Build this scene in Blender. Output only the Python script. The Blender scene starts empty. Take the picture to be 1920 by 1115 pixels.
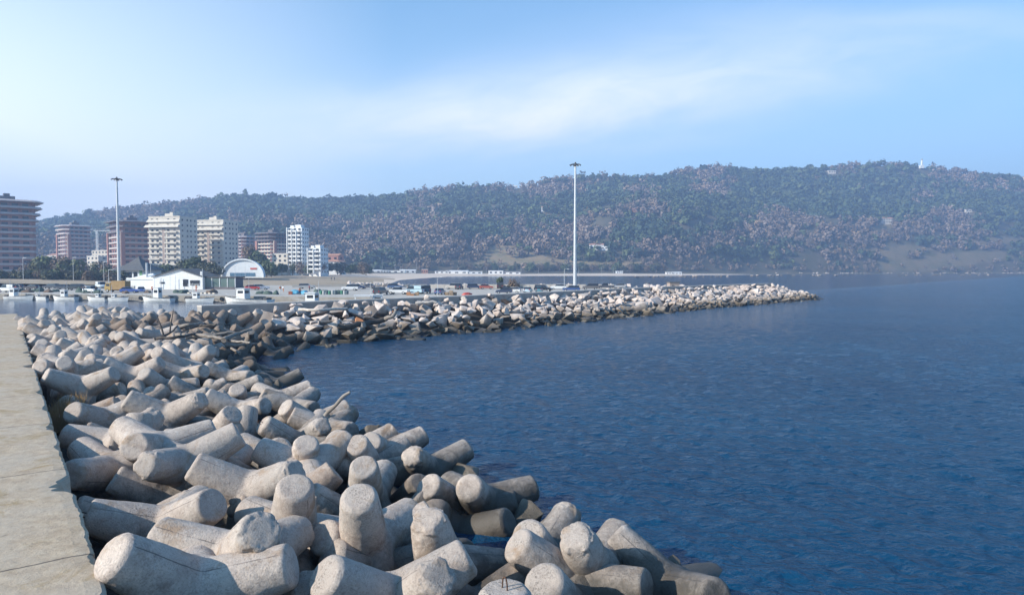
import bpy, bmesh, math, random
import numpy as np
from mathutils import Vector, Matrix, Quaternion, noise
random.seed(11); RNG=np.random.default_rng(11)
S=bpy.context.scene
# ---------------------------------------------------------------- camera
CAMZ=7.2; F=1280.0; CX,CY=960.0,557.5; TH=math.atan(52.5/1280)
cam=bpy.data.cameras.new('camera'); camo=bpy.data.objects.new('camera',cam); S.collection.objects.link(camo)
cam.sensor_width=36; cam.lens=24; cam.clip_start=.1; cam.clip_end=9000
camo.location=(0,0,CAMZ); camo.rotation_euler=(math.radians(90)-TH,0,0); S.camera=camo
# ---------------------------------------------------------------- light
SUN_EL=math.radians(29); SUN_DIR=Vector((-.89,-.46,0)).normalized()
sv=Vector((SUN_DIR.x*math.cos(SUN_EL),SUN_DIR.y*math.cos(SUN_EL),math.sin(SUN_EL)))
sun=bpy.data.lights.new('sun','SUN'); sun.energy=5.0; sun.angle=math.radians(.5); sun.color=(1,.92,.80)
suno=bpy.data.objects.new('sun',sun); S.collection.objects.link(suno); suno.rotation_euler=sv.to_track_quat('Z','Y').to_euler()
S.view_settings.view_transform='Standard'; S.view_settings.look='None'; S.view_settings.exposure=0.72; S.view_settings.gamma=1
S.cycles.use_denoising=True; S.cycles.max_bounces=6; S.cycles.volume_bounces=0; S.cycles.volume_step_rate=4; S.cycles.caustics_reflective=False
W=bpy.data.worlds.new('World'); S.world=W; W.use_nodes=True
wn=W.node_tree.nodes; wl=W.node_tree.links; wn.clear()
def WN(t,**k):
    n=wn.new(t)
    for a,b in k.items(): setattr(n,a,b)
    return n
def wmath(op,a,b=None,c=None,clamp=False):
    n=WN('ShaderNodeMath',operation=op,use_clamp=clamp)
    for i,v in enumerate((a,b,c)):
        if v is None: continue
        if isinstance(v,(int,float)): n.inputs[i].default_value=v
        else: wl.new(v,n.inputs[i])
    return n.outputs[0]
sky=WN('ShaderNodeTexSky',sky_type='NISHITA',sun_disc=False); sky.sun_elevation=SUN_EL
sky.sun_rotation=math.atan2(sv.x,sv.y); sky.air_density=1.0; sky.dust_density=.6; sky.ozone_density=2.2; sky.altitude=0
tc=WN('ShaderNodeTexCoord'); sep=WN('ShaderNodeSeparateXYZ'); wl.new(tc.outputs['Generated'],sep.inputs[0])
ya=wmath('MAXIMUM',wmath('ABSOLUTE',sep.outputs[1]),.25)
uu=wmath('DIVIDE',sep.outputs[0],ya); vv=wmath('DIVIDE',sep.outputs[2],ya)
cmb=WN('ShaderNodeCombineXYZ'); wl.new(wmath('MULTIPLY',uu,.9),cmb.inputs[0]); wl.new(wmath('SUBTRACT',wmath('MULTIPLY',vv,3.2),wmath('MULTIPLY',uu,.35)),cmb.inputs[1])
nz=WN('ShaderNodeTexNoise'); nz.inputs['Scale'].default_value=1.9; nz.inputs['Detail'].default_value=7; nz.inputs['Roughness'].default_value=.5; nz.inputs['Distortion'].default_value=.5; wl.new(cmb.outputs[0],nz.inputs['Vector'])
wv=wmath('ADD',vv,wmath('MULTIPLY',wmath('SUBTRACT',nz.outputs[0],.5),.16))
v0=wmath('ADD',.232,wmath('MULTIPLY',uu,.115)); dv=wmath('DIVIDE',wmath('SUBTRACT',wv,v0),.058)
band=wmath('EXPONENT',wmath('MULTIPLY',wmath('MULTIPLY',dv,dv),-1.0))
du=wmath('DIVIDE',wmath('SUBTRACT',uu,.06),.52); band=wmath('MULTIPLY',band,wmath('EXPONENT',wmath('MULTIPLY',wmath('MULTIPLY',du,du),-1.0)))
nz2=WN('ShaderNodeTexNoise'); nz2.inputs['Scale'].default_value=7; nz2.inputs['Detail'].default_value=9; nz2.inputs['Roughness'].default_value=.62; nz2.inputs['Distortion'].default_value=.8; wl.new(cmb.outputs[0],nz2.inputs['Vector'])
wisp=wmath('ADD',wmath('MULTIPLY',nz.outputs[0],1.5),wmath('MULTIPLY',nz2.outputs[0],.9)); wisp=wmath('MULTIPLY_ADD',wisp,1.0,-.55)
band=wmath('MULTIPLY',wmath('MULTIPLY',band,wisp),1.15,clamp=True)
d2=wmath('DIVIDE',wmath('SUBTRACT',wv,.345),.03); st2=wmath('EXPONENT',wmath('MULTIPLY',wmath('MULTIPLY',d2,d2),-1.0))
e2=wmath('DIVIDE',wmath('SUBTRACT',uu,.55),.35); st2=wmath('MULTIPLY',wmath('MULTIPLY',st2,wmath('EXPONENT',wmath('MULTIPLY',wmath('MULTIPLY',e2,e2),-1.0))),.16)
lowh=wmath('MULTIPLY',wmath('EXPONENT',wmath('MULTIPLY',wmath('MAXIMUM',vv,0),-5.5)),.95)
lefth=wmath('MULTIPLY',wmath('SMOOTH_MIN',wmath('MAXIMUM',wmath('MULTIPLY_ADD',uu,-1.75,-.30),0),1.0,.1),wmath('MULTIPLY_ADD',vv,-1.5,1.0,clamp=True))
lowh=wmath('MULTIPLY',lowh,wmath('MULTIPLY_ADD',uu,-.60,.80,clamp=True)); fac=wmath('ADD',lowh,lefth,clamp=True); bfac=wmath('ADD',band,st2,clamp=True); fac=wmath('MINIMUM',fac,.95)
mx=WN('ShaderNodeMix',data_type='RGBA'); wl.new(fac,mx.inputs[0]); tn=WN('ShaderNodeMix',data_type='RGBA',blend_type='MULTIPLY'); tn.inputs[0].default_value=1; wl.new(sky.outputs[0],tn.inputs[6]); tn.inputs[7].default_value=(.50,1.10,1.30,1); wl.new(tn.outputs[2],mx.inputs[6]); mx.inputs[7].default_value=(8.4,8.8,9.2,1); mb=WN('ShaderNodeMix',data_type='RGBA'); wl.new(bfac,mb.inputs[0]); lav=wmath('MULTIPLY',wmath('EXPONENT',wmath('MULTIPLY',wmath('MAXIMUM',vv,0),-3.2)),wmath('MULTIPLY_ADD',uu,1.1,.25,clamp=True)); ml=WN('ShaderNodeMix',data_type='RGBA'); wl.new(wmath('MULTIPLY',lav,.85),ml.inputs[0]); wl.new(mx.outputs[2],ml.inputs[6]); ml.inputs[7].default_value=(4.1,5.0,7.3,1); wl.new(ml.outputs[2],mb.inputs[6]); mb.inputs[7].default_value=(7.5,7.7,8.2,1)
bg=WN('ShaderNodeBackground'); bg.inputs[1].default_value=.108; wl.new(mb.outputs[2],bg.inputs[0])
wo=WN('ShaderNodeOutputWorld'); wl.new(bg.outputs[0],wo.inputs[0])
# ---------------------------------------------------------------- helpers
C=S.collection
def px2x(px,D): return (px-CX)/F*D
def ground_at(px,py,z):
    """world point at height z seen at photo pixel"""
    x=(px-CX)/F; v=-(py-CY)/F; c,s=math.cos(TH),math.sin(TH)
    d=Vector((x,c+v*s,-s+v*c)); t=(z-CAMZ)/d.z; return Vector((d.x*t,d.y*t,z))
def z_at(py,D): return CAMZ+(505.0-py)/F*D
def tag(o,label=None,cat=None,group=None,kind=None):
    if label: o['label']=label
    if cat: o['category']=cat
    if group: o['group']=group
    if kind: o['kind']=kind
    return o
def empty(name,loc,rz=0,sc=1):
    o=bpy.data.objects.new(name,None); C.objects.link(o); o.location=loc; o.rotation_euler=(0,0,rz); o.scale=(sc,)*3; o.empty_display_size=.3; return o
def mk(name,V,Fc,mat=None,parent=None,smooth=False,link=True):
    me=bpy.data.meshes.new(name); me.from_pydata([tuple(v) for v in V],[],[tuple(f) for f in Fc]); me.update()
    if mat: me.materials.append(mat)
    if smooth: me.polygons.foreach_set('use_smooth',[True]*len(me.polygons))
    o=bpy.data.objects.new(name,me)
    if link: C.objects.link(o)
    if parent: o.parent=parent
    return o
def np_mesh(name,V,Q,mat,col=None,smooth=False):
    """V (n,3), Q (m,4) quads"""
    me=bpy.data.meshes.new(name); n,m=len(V),len(Q); k=Q.shape[1]
    me.vertices.add(n); me.vertices.foreach_set('co',V.astype(np.float32).ravel())
    me.loops.add(m*k); me.loops.foreach_set('vertex_index',Q.astype(np.int32).ravel())
    me.polygons.add(m); me.polygons.foreach_set('loop_start',np.arange(0,m*k,k,dtype=np.int32)); me.polygons.foreach_set('loop_total',np.full(m,k,np.int32))
    if smooth: me.polygons.foreach_set('use_smooth',np.ones(m,bool))
    if col is not None:
        a=me.attributes.new('tint','FLOAT_COLOR','POINT'); a.data.foreach_set('color',col.astype(np.float32).ravel())
    me.update(calc_edges=True); me.materials.append(mat); return me
class MB:
    def __init__(s): s.v=[]; s.f=[]
    def add(s,V,Fc):
        b=len(s.v); s.v+= [tuple(v) for v in V]; s.f+=[tuple(i+b for i in f) for f in Fc]; return s
    def box(s,cx,cy,cz,sx,sy,sz,rz=0,tp=1.0):
        c,n=math.cos(rz),math.sin(rz); V=[]
        for k,(dz,t) in enumerate(((-.5,1),(.5,tp))):
            for dx,dy in ((-.5,-.5),(.5,-.5),(.5,.5),(-.5,.5)):
                x,y=dx*sx*t,dy*sy*t; V.append((cx+x*c-y*n,cy+x*n+y*c,cz+dz*sz))
        return s.add(V,[(3,2,1,0),(4,5,6,7),(0,1,5,4),(1,2,6,5),(2,3,7,6),(3,0,4,7)])
    def prism(s,pts,z0,z1,scale1=1.0,cen=None):
        n=len(pts); cen=cen or (sum(p[0] for p in pts)/n,sum(p[1] for p in pts)/n)
        V=[(p[0],p[1],z0) for p in pts]+[(cen[0]+(p[0]-cen[0])*scale1,cen[1]+(p[1]-cen[1])*scale1,z1) for p in pts]
        return s.add(V,[tuple(range(n-1,-1,-1)),tuple(range(n,2*n))]+[(i,(i+1)%n,n+(i+1)%n,n+i) for i in range(n)])
    def tube(s,P,R,seg=8,cap=True):
        P=[Vector(p) for p in P]; n=len(P); V=[]; Fc=[]
        ref=None
        for i,p in enumerate(P):
            d=(P[min(i+1,n-1)]-P[max(i-1,0)]).normalized()
            if ref is None: ref=d.orthogonal().normalized()
            a=(ref-d*ref.dot(d)).normalized(); b=d.cross(a); ref=a
            r=R[i] if hasattr(R,'__len__') else R
            for k in range(seg):
                t=2*math.pi*k/seg; V.append(p+(a*math.cos(t)+b*math.sin(t))*r)
        for i in range(n-1):
            for k in range(seg): Fc.append((i*seg+k,i*seg+(k+1)%seg,(i+1)*seg+(k+1)%seg,(i+1)*seg+k))
        if cap: Fc+= [tuple(range(seg-1,-1,-1)),tuple(range((n-1)*seg,n*seg))]
        return s.add(V,Fc)
    def ext(s,prof,x0,x1,axis='y'):
        """extrude 2D profile (a,z) along the other horizontal axis"""
        n=len(prof); mkp=(lambda a,z,w:(a,w,z)) if axis=='y' else (lambda a,z,w:(w,a,z))
        V=[mkp(a,z,x0) for a,z in prof]+[mkp(a,z,x1) for a,z in prof]
        return s.add(V,[tuple(range(n-1,-1,-1)),tuple(range(n,2*n))]+[(i,(i+1)%n,n+(i+1)%n,n+i) for i in range(n)])
    def build(s,name,mat,parent=None,smooth=False,bevel=0):
        o=mk(name,s.v,s.f,mat,parent)
        bm=bmesh.new(); bm.from_mesh(o.data); bmesh.ops.recalc_face_normals(bm,faces=bm.faces)
        if bevel: bmesh.ops.bevel(bm,geom=list(bm.edges),offset=bevel,segments=1,affect='EDGES',clamp_overlap=True)
        bm.to_mesh(o.data); bm.free()
        if smooth:
            o.data.polygons.foreach_set('use_smooth',[True]*len(o.data.polygons)); o.data.set_sharp_from_angle(angle=math.radians(42))
        return o
def copy_tree(o,parent=None):
    c=o.copy(); C.objects.link(c); c.parent=parent
    for ch in list(o.children): copy_tree(ch,c)
    return c
def color_tree(o,col,names=None):
    if names is None or o.name.split('.')[0] in names: o.color=(*col,1)
    for ch in o.children: color_tree(ch,col,names)
# ---------------------------------------------------------------- materials
def M(name,base=(.5,.5,.5),rough=.8,metal=0,**k):
    m=bpy.data.materials.new(name); m.use_nodes=True; b=m.node_tree.nodes['Principled BSDF']
    b.inputs['Base Color'].default_value=(*base,1); b.inputs['Roughness'].default_value=rough; b.inputs['Metallic'].default_value=metal
    return m
class NT:
    def __init__(s,m): s.m=m; s.n=m.node_tree.nodes; s.l=m.node_tree.links; s.b=s.n['Principled BSDF']
    def new(s,t,**k):
        n=s.n.new(t)
        for a,b in k.items(): setattr(n,a,b)
        return n
    def coord(s,kind='Object',scale=(1,1,1),obj_rand=False):
        if kind=='World': o=s.new('ShaderNodeNewGeometry').outputs['Position']
        else: o=s.new('ShaderNodeTexCoord').outputs[kind]
        if obj_rand:
            oi=s.new('ShaderNodeObjectInfo'); ad=s.new('ShaderNodeVectorMath',operation='MULTIPLY_ADD')
            cb=s.new('ShaderNodeCombineXYZ'); s.l.new(oi.outputs['Random'],cb.inputs[0]); s.l.new(oi.outputs['Random'],cb.inputs[1])
            s.l.new(cb.outputs[0],ad.inputs[0]); ad.inputs[1].default_value=(57,91,0); s.l.new(o,ad.inputs[2]); o=ad.outputs[0]
        mp=s.new('ShaderNodeMapping'); mp.inputs['Scale'].default_value=scale; s.l.new(o,mp.inputs[0]); return mp.outputs[0]
    def noise(s,vec,scale,detail=4,rough=.55,dist=0):
        n=s.new('ShaderNodeTexNoise'); n.inputs['Scale'].default_value=scale; n.inputs['Detail'].default_value=detail; n.inputs['Roughness'].default_value=rough; n.inputs['Distortion'].default_value=dist
        s.l.new(vec,n.inputs['Vector']); return n.outputs[0]
    def ramp(s,v,stops):
        r=s.new('ShaderNodeValToRGB'); e=r.color_ramp.elements
        while len(e)<len(stops): e.new(.5)
        for q,(p,c) in zip(e,stops): q.position=p; q.color=(*c,1) if len(c)==3 else c
        s.l.new(v,r.inputs[0]); return r.outputs[0]
    def rng(s,v,a,b,c=0,d=1):
        r=s.new('ShaderNodeMapRange'); r.inputs[1].default_value=a; r.inputs[2].default_value=b; r.inputs[3].default_value=c; r.inputs[4].default_value=d; s.l.new(v,r.inputs[0]); return r.outputs[0]
    def math(s,op,a,b=None,clamp=False):
        n=s.new('ShaderNodeMath',operation=op,use_clamp=clamp)
        for i,v in enumerate((a,b)):
            if v is None: continue
            if isinstance(v,(int,float)): n.inputs[i].default_value=v
            else: s.l.new(v,n.inputs[i])
        return n.outputs[0]
    def mix(s,f,a,b,mode='MIX'):
        n=s.new('ShaderNodeMix',data_type='RGBA',blend_type=mode)
        if isinstance(f,(int,float)): n.inputs[0].default_value=f
        else: s.l.new(f,n.inputs[0])
        for i,v in ((6,a),(7,b)):
            if isinstance(v,tuple): n.inputs[i].default_value=(*v,1)
            else: s.l.new(v,n.inputs[i])
        return n.outputs[2]
    def base(s,v): s.l.new(v,s.b.inputs['Base Color'])
    def rough(s,v): s.l.new(v,s.b.inputs['Roughness'])
    def bump(s,h,strength=.5,dist=.02,prev=None):
        b=s.new('ShaderNodeBump'); b.inputs['Strength'].default_value=strength; b.inputs['Distance'].default_value=dist; s.l.new(h,b.inputs['Height'])
        if prev: s.l.new(prev,b.inputs['Normal'])
        s.l.new(b.outputs[0],s.b.inputs['Normal']); return b.outputs[0]
def noisy(name,c1,c2,scale=2,rough=.85,bump=.3,bd=.02,kind='Object',c3=None):
    m=M(name,c1,rough); t=NT(m); v=t.coord(kind)
    n=t.noise(v,scale,6,.6); st=[(.3,c1),(.62,c2)]
    if c3: st=[(.28,c1),(.5,c2),(.72,c3)]
    t.base(t.ramp(n,st)); t.bump(t.noise(v,scale*6,4,.6),bump,bd); return m
# --- concrete armour units
mt=M('armour_concrete',(.4,.36,.33),.9); t=NT(mt); v=t.coord('Object',obj_rand=True); vo=t.coord('Object')
big=t.noise(v,.55,3,.5); mid=t.noise(v,2.6,6,.65,.4); fine=t.noise(v,13,4,.75); spk=t.noise(v,24,4,.75)
oi=t.new('ShaderNodeObjectInfo')
c=t.ramp(mid,[(.28,(.31,.245,.21)),(.5,(.49,.41,.355)),(.72,(.62,.53,.46))])
c=t.mix(t.rng(big,.42,.70),c,(.46,.405,.365))
c=t.mix(t.math('MULTIPLY',t.rng(oi.outputs['Random'],0,1,-.2,.45),.6,clamp=True),c,(.29,.25,.22))
geo=t.new('ShaderNodeNewGeometry'); sx=t.new('ShaderNodeSeparateXYZ'); t.l.new(geo.outputs['Position'],sx.inputs[0])
sn=t.new('ShaderNodeSeparateXYZ'); t.l.new(geo.outputs['Normal'],sn.inputs[0])
# lichen speckles and lime on weathered tops
dk=t.math('MULTIPLY',t.math('MULTIPLY',t.rng(spk,.48,.60),t.rng(t.noise(v,1.3,4,.6),.44,.62)),t.rng(sn.outputs[2],-.1,.7,.1,.75),clamp=True)
c=t.mix(dk,c,(.055,.048,.045)); c=t.mix(t.rng(t.noise(v,5.5,5,.7),.52,.72,0,.45),c,(.20,.165,.145))
c=t.mix(t.math('MULTIPLY',t.rng(t.noise(v,3.1,7,.7,.9),.60,.72),.6),c,(.66,.63,.60))
c=t.mix(t.math('MULTIPLY',t.rng(t.noise(t.coord('Object',(1,1,.35),True),1.3,4,.65),.56,.70),.65),c,(.27,.165,.085))
pit=t.rng(fine,.60,.72); c=t.mix(t.math('MULTIPLY',pit,.45),c,(.16,.14,.13))
# mould seam between the two halves of the casting
so=t.new('ShaderNodeSeparateXYZ'); t.l.new(vo,so.inputs[0]); wob=t.math('MULTIPLY',t.math('SUBTRACT',t.noise(v,3,4,.7),.5),.045)
d1=t.math('ABSOLUTE',t.math('ADD',t.math('SUBTRACT',so.outputs[0],so.outputs[1]),wob)); d2_=t.math('ABSOLUTE',t.math('ADD',t.math('ADD',so.outputs[0],so.outputs[1]),wob))
up=t.math('GREATER_THAN',so.outputs[2],0); l1=t.math('MULTIPLY',t.rng(d1,.008,.022,1,0),up); l2=t.math('MULTIPLY',t.rng(d2_,.008,.022,1,0),t.math('SUBTRACT',1,up))
seam=t.math('MULTIPLY',t.math('ADD',l1,l2,clamp=True),t.rng(t.noise(v,1.4,3,.6),.35,.55)); 
gr=t.ramp(spk,[(.32,(.42,.40,.38)),(.48,(.95,.95,.95)),(.68,(1.3,1.28,1.25))]); gm=t.new('ShaderNodeMix',data_type='RGBA',blend_type='MULTIPLY'); gm.inputs[0].default_value=.6; t.l.new(c,gm.inputs[6]); t.l.new(gr,gm.inputs[7]); c=gm.outputs[2]
ln=t.new('ShaderNodeVectorMath',operation='LENGTH'); t.l.new(vo,ln.inputs[0]); seam=t.math('MULTIPLY',seam,t.rng(ln.outputs['Value'],1.86,1.9,1,0)); c=t.mix(t.math('MULTIPLY',seam,.72),c,(.07,.06,.06))
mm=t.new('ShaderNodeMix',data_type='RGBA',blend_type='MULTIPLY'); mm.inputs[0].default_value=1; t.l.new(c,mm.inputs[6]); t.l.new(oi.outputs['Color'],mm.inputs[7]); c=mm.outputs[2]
wet=t.rng(t.math('ADD',sx.outputs[2],t.math('MULTIPLY',mid,.9)),1.05,1.75,1,0); c=t.mix(t.math('MULTIPLY',wet,.88),c,(.035,.03,.022))
t.base(c); t.rough(t.rng(wet,0,1,.92,.5))
b1=t.bump(t.math('SUBTRACT',mid,t.math('MULTIPLY',seam,.6)),.35,.05); b2=t.bump(fine,.6,.03,b1); t.bump(spk,.8,.025,b2)
# --- boulders
def rockmat(name,a,b_,c_):
    m=M(name,a,.9); t=NT(m); v=t.coord('Object',obj_rand=True); n=t.noise(v,1.5,7,.65,.3); oi=t.new('ShaderNodeObjectInfo')
    c=t.ramp(n,[(.3,a),(.5,b_),(.7,c_)]); c=t.mix(t.rng(oi.outputs['Random'],.0,.5,.65,0),c,(.40,.31,.27)); c=t.mix(t.rng(oi.outputs['Random'],.86,.9,0,.7),c,(.17,.14,.12))
    c=t.mix(t.math('MULTIPLY',t.rng(t.noise(v,1.0,3,.5),.6,.7),.35),c,(.30,.20,.13))
    g=t.new('ShaderNodeNewGeometry'); s=t.new('ShaderNodeSeparateXYZ'); t.l.new(g.outputs['Position'],s.inputs[0])
    w=t.rng(t.math('ADD',s.outputs[2],t.math('MULTIPLY',t.noise(t.coord('World'),.8,4,.6),1.4)),1.45,2.4,1,0)
    w2_=t.rng(t.math('ADD',s.outputs[2],t.math('MULTIPLY',t.noise(t.coord('World'),.6,3,.6),1.0)),.75,1.15,1,0); c=t.mix(t.math('MULTIPLY',w,.85),c,(.105,.078,.045)); c=t.mix(t.math('MULTIPLY',w2_,.8),c,(.02,.018,.012)); t.base(c); t.rough(t.rng(w,0,1,.92,.5))
    b=t.bump(n,.6,.12); t.bump(t.noise(v,9,6,.7),.5,.05,b); return m
M_rock=rockmat('pale_limestone',(.36,.295,.26),(.53,.455,.41),(.67,.595,.545))
M_rust=rockmat('rusty_boulder',(.26,.10,.045),(.34,.15,.07),(.42,.25,.15))
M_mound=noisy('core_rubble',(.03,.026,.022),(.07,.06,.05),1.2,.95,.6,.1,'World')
# --- water
m=M('sea_surface',(.006,.045,.085),.13); t=NT(m); t.b.inputs['IOR'].default_value=1.33
v=t.coord('World',(1,1.35,1)); w1=t.noise(v,.22,2,.5,.3); w2=t.noise(v,.85,3,.55,.5); w3=t.noise(v,2.7,4,.6,.3)
g=t.new('ShaderNodeNewGeometry'); cd=t.new('ShaderNodeCameraData')
h=t.math('ADD',t.math('MULTIPLY',w1,.10),t.math('ADD',t.math('MULTIPLY',w2,.30),t.math('MULTIPLY',w3,.16)))
# the inner harbour and the lee of the bay are calmer than the open sea
sp=t.new('ShaderNodeSeparateXYZ'); t.l.new(t.coord('World'),sp.inputs[0])
lee=t.rng(t.math('SUBTRACT',t.math('SUBTRACT',t.math('MULTIPLY',sp.outputs[1],.66),t.math('MULTIPLY',sp.outputs[0],.75)),62.0),0,20,1,.10)
hb=t.new('ShaderNodeBump'); hb.inputs['Distance'].default_value=1.0; t.l.new(h,hb.inputs['Height']); t.l.new(t.math('MULTIPLY',lee,1.0),hb.inputs['Strength']); t.l.new(hb.outputs[0],t.b.inputs['Normal'])
patch=t.noise(t.coord('World',(.018,.045,1)),1,4,.6); t.base(t.ramp(patch,[(.35,(.001,.026,.070)),(.65,(.004,.048,.108))])); M_sea=m
# --- walkway concrete
m=M('walkway_concrete',(.4,.35,.28),.9); t=NT(m); v=t.coord('World'); a=t.noise(v,.45,4,.6); b_=t.noise(v,3,6,.7); f_=t.noise(v,22,5,.7)
c=t.ramp(b_,[(.3,(.29,.215,.145)),(.55,(.42,.33,.235)),(.75,(.51,.42,.31))]); c=t.mix(t.rng(a,.42,.62,0,.6),c,(.40,.345,.28)); c=t.mix(t.rng(t.noise(v,.8,5,.7,.6),.54,.66,0,.7),c,(.27,.19,.085)); c=t.mix(t.rng(t.noise(v,5,5,.75,.3),.58,.7,0,.55),c,(.17,.13,.09))
c=t.mix(t.rng(f_,.6,.7,0,.5),c,(.16,.13,.11))
mp=t.new('ShaderNodeVectorMath',operation='DOT_PRODUCT'); t.l.new(v,mp.inputs[0]); mp.inputs[1].default_value=(-.597,.802,0)
ad=t.math('ADD',mp.outputs['Value'],t.math('MULTIPLY',t.noise(v,1.5,3,.6),.10)); md=t.math('ABSOLUTE',t.math('SUBTRACT',t.math('MODULO',t.math('ADD',ad,1.9),6.2),3.1))
jt=t.rng(md,.012,.032,1,0); c=t.mix(t.math('MULTIPLY',jt,.8),c,(.05,.04,.035)); t.base(c)
b1=t.bump(t.math('SUBTRACT',b_,jt),.5,.05); t.bump(f_,.5,.02,b1); M_walk=m
M_wall=noisy('seawall_concrete',(.27,.25,.24),(.36,.335,.31),.9,.9,.4,.03,'World',(.22,.19,.19))
M_apron=noisy('quay_concrete',(.33,.30,.27),(.42,.385,.34),.12,.9,.2,.01,'World',(.36,.33,.30))
M_quay=noisy('quay_face',(.20,.18,.155),(.32,.29,.25),.5,.9,.4,.04,'World')
M_land=noisy('scrub_ground',(.27,.20,.13),(.36,.275,.185),.03,.95,.3,.1,'World',(.12,.11,.06))
M_sand=noisy('beach_sand',(.56,.45,.35),(.64,.52,.41),.02,.95,.2,.05,'World')
M_wood=noisy('weathered_driftwood',(.16,.125,.10),(.30,.26,.225),3,.9,.6,.03)
M_woodd=noisy('dark_wet_wood',(.03,.024,.02),(.075,.06,.05),3,.75,.6,.03)
M_woodp=noisy('bleached_wood',(.42,.36,.31),(.58,.52,.46),3,.9,.4,.02)
M_iron=M('rusty_iron',(.10,.05,.03),.8,.3)
M_white=noisy('white_paint',(.68,.68,.67),(.78,.78,.77),1.2,.55,.1,.01)
M_cream=noisy('cream_render',(.50,.455,.39),(.60,.55,.475),.6,.85,.1,.01)
M_brick=noisy('brown_brick',(.30,.14,.115),(.36,.185,.155),1,.9,.1,.01)
M_bandg=noisy('grey_mauve_concrete',(.38,.33,.325),(.46,.41,.40),1,.9,.1,.01)
M_darkband=noisy('dark_slate_cladding',(.10,.09,.10),(.16,.14,.15),1,.8,.1,.01)
M_glass=M('window_glass',(.025,.03,.04),.12); M_shut=M('shutter',(.20,.17,.15),.7)
M_metal=noisy('galvanised_steel',(.46,.47,.48),(.56,.57,.58),2,.45,.05,.005); M_metal.node_tree.nodes['Principled BSDF'].inputs['Metallic'].default_value=.35
M_dark=M('dark_metal',(.05,.05,.055),.6); M_red=noisy('red_paint',(.42,.06,.045),(.5,.09,.06),2,.6,.1,.01)
M_tile=noisy('terracotta_roof',(.36,.17,.11),(.44,.23,.15),1,.9,.2,.02)
M_teal=noisy('pale_vault_cladding',(.60,.64,.67),(.70,.73,.75),.6,.6,.1,.01)
M_green=noisy('green_board',(.09,.24,.10),(.15,.34,.14),1,.7,.1,.01); M_blue=M('blue_tarp',(.06,.28,.42),.6)
M_roofd=noisy('dark_roof',(.06,.06,.065),(.10,.10,.10),1,.8,.1,.01)
M_net=noisy('fishing_net',(.03,.05,.045),(.09,.13,.11),8,.95,.8,.05); M_netb=noisy('brown_net',(.10,.07,.05),(.17,.12,.09),8,.95,.8,.05)
M_hullw=noisy('boat_hull_paint',(.60,.60,.58),(.76,.76,.74),1.4,.5,.1,.01)
M_deck=noisy('boat_deck',(.30,.27,.22),(.38,.34,.29),3,.8,.2,.01)
m=M('car_paint',(.5,.5,.5),.28); t=NT(m); oi=t.new('ShaderNodeObjectInfo'); t.base(oi.outputs['Color']); t.b.inputs['Coat Weight'].default_value=.5; M_paint=m
m=M('plain_tint',(.5,.5,.5),.75); t=NT(m); oi=t.new('ShaderNodeObjectInfo'); n=t.noise(t.coord('Object'),5,4,.6); t.base(t.mix(t.rng(n,.35,.7,0,.3),oi.outputs['Color'],(.08,.07,.06))); M_tint=m
M_tyre=M('tyre_rubber',(.015,.015,.015),.85); M_lamp=M('lamp_glass',(.75,.75,.72),.2); M_tail=M('tail_lamp',(.4,.02,.02),.3)
m=M('foliage',(.06,.08,.03),.85); t=NT(m); at=t.new('ShaderNodeAttribute',attribute_name='tint'); n=t.noise(t.coord('World'),.25,3,.6); t.base(t.mix(t.rng(n,.4,.7,0,.25),at.outputs['Color'],(.05,.06,.03))); M_fol=m
M_bark=noisy('bark',(.10,.075,.055),(.16,.125,.095),3,.95,.5,.03)
m=M('hill_ground',(.12,.10,.06),.95); t=NT(m); at=t.new('ShaderNodeAttribute',attribute_name='tint'); n=t.noise(t.coord('World'),.04,6,.65); n2=t.noise(t.coord('World'),.25,4,.6)
c=t.ramp(n,[(.3,(.05,.055,.025)),(.55,(.09,.075,.045)),(.75,(.12,.09,.06))]); f2=t.ramp(n,[(.3,(.16,.15,.07)),(.55,(.28,.20,.115)),(.8,(.17,.16,.075))])
c=t.mix(at.outputs['Fac'],c,f2); c=t.mix(t.rng(n2,.5,.7,0,.35),c,(.06,.055,.03)); t.base(c); M_hill=m
# ================================================================ SETTING
P0=Vector((-6.2,10.2)); dW=Vector((-.597,.802)); nW=Vector((.802,.597)); WZ=2.35
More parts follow.
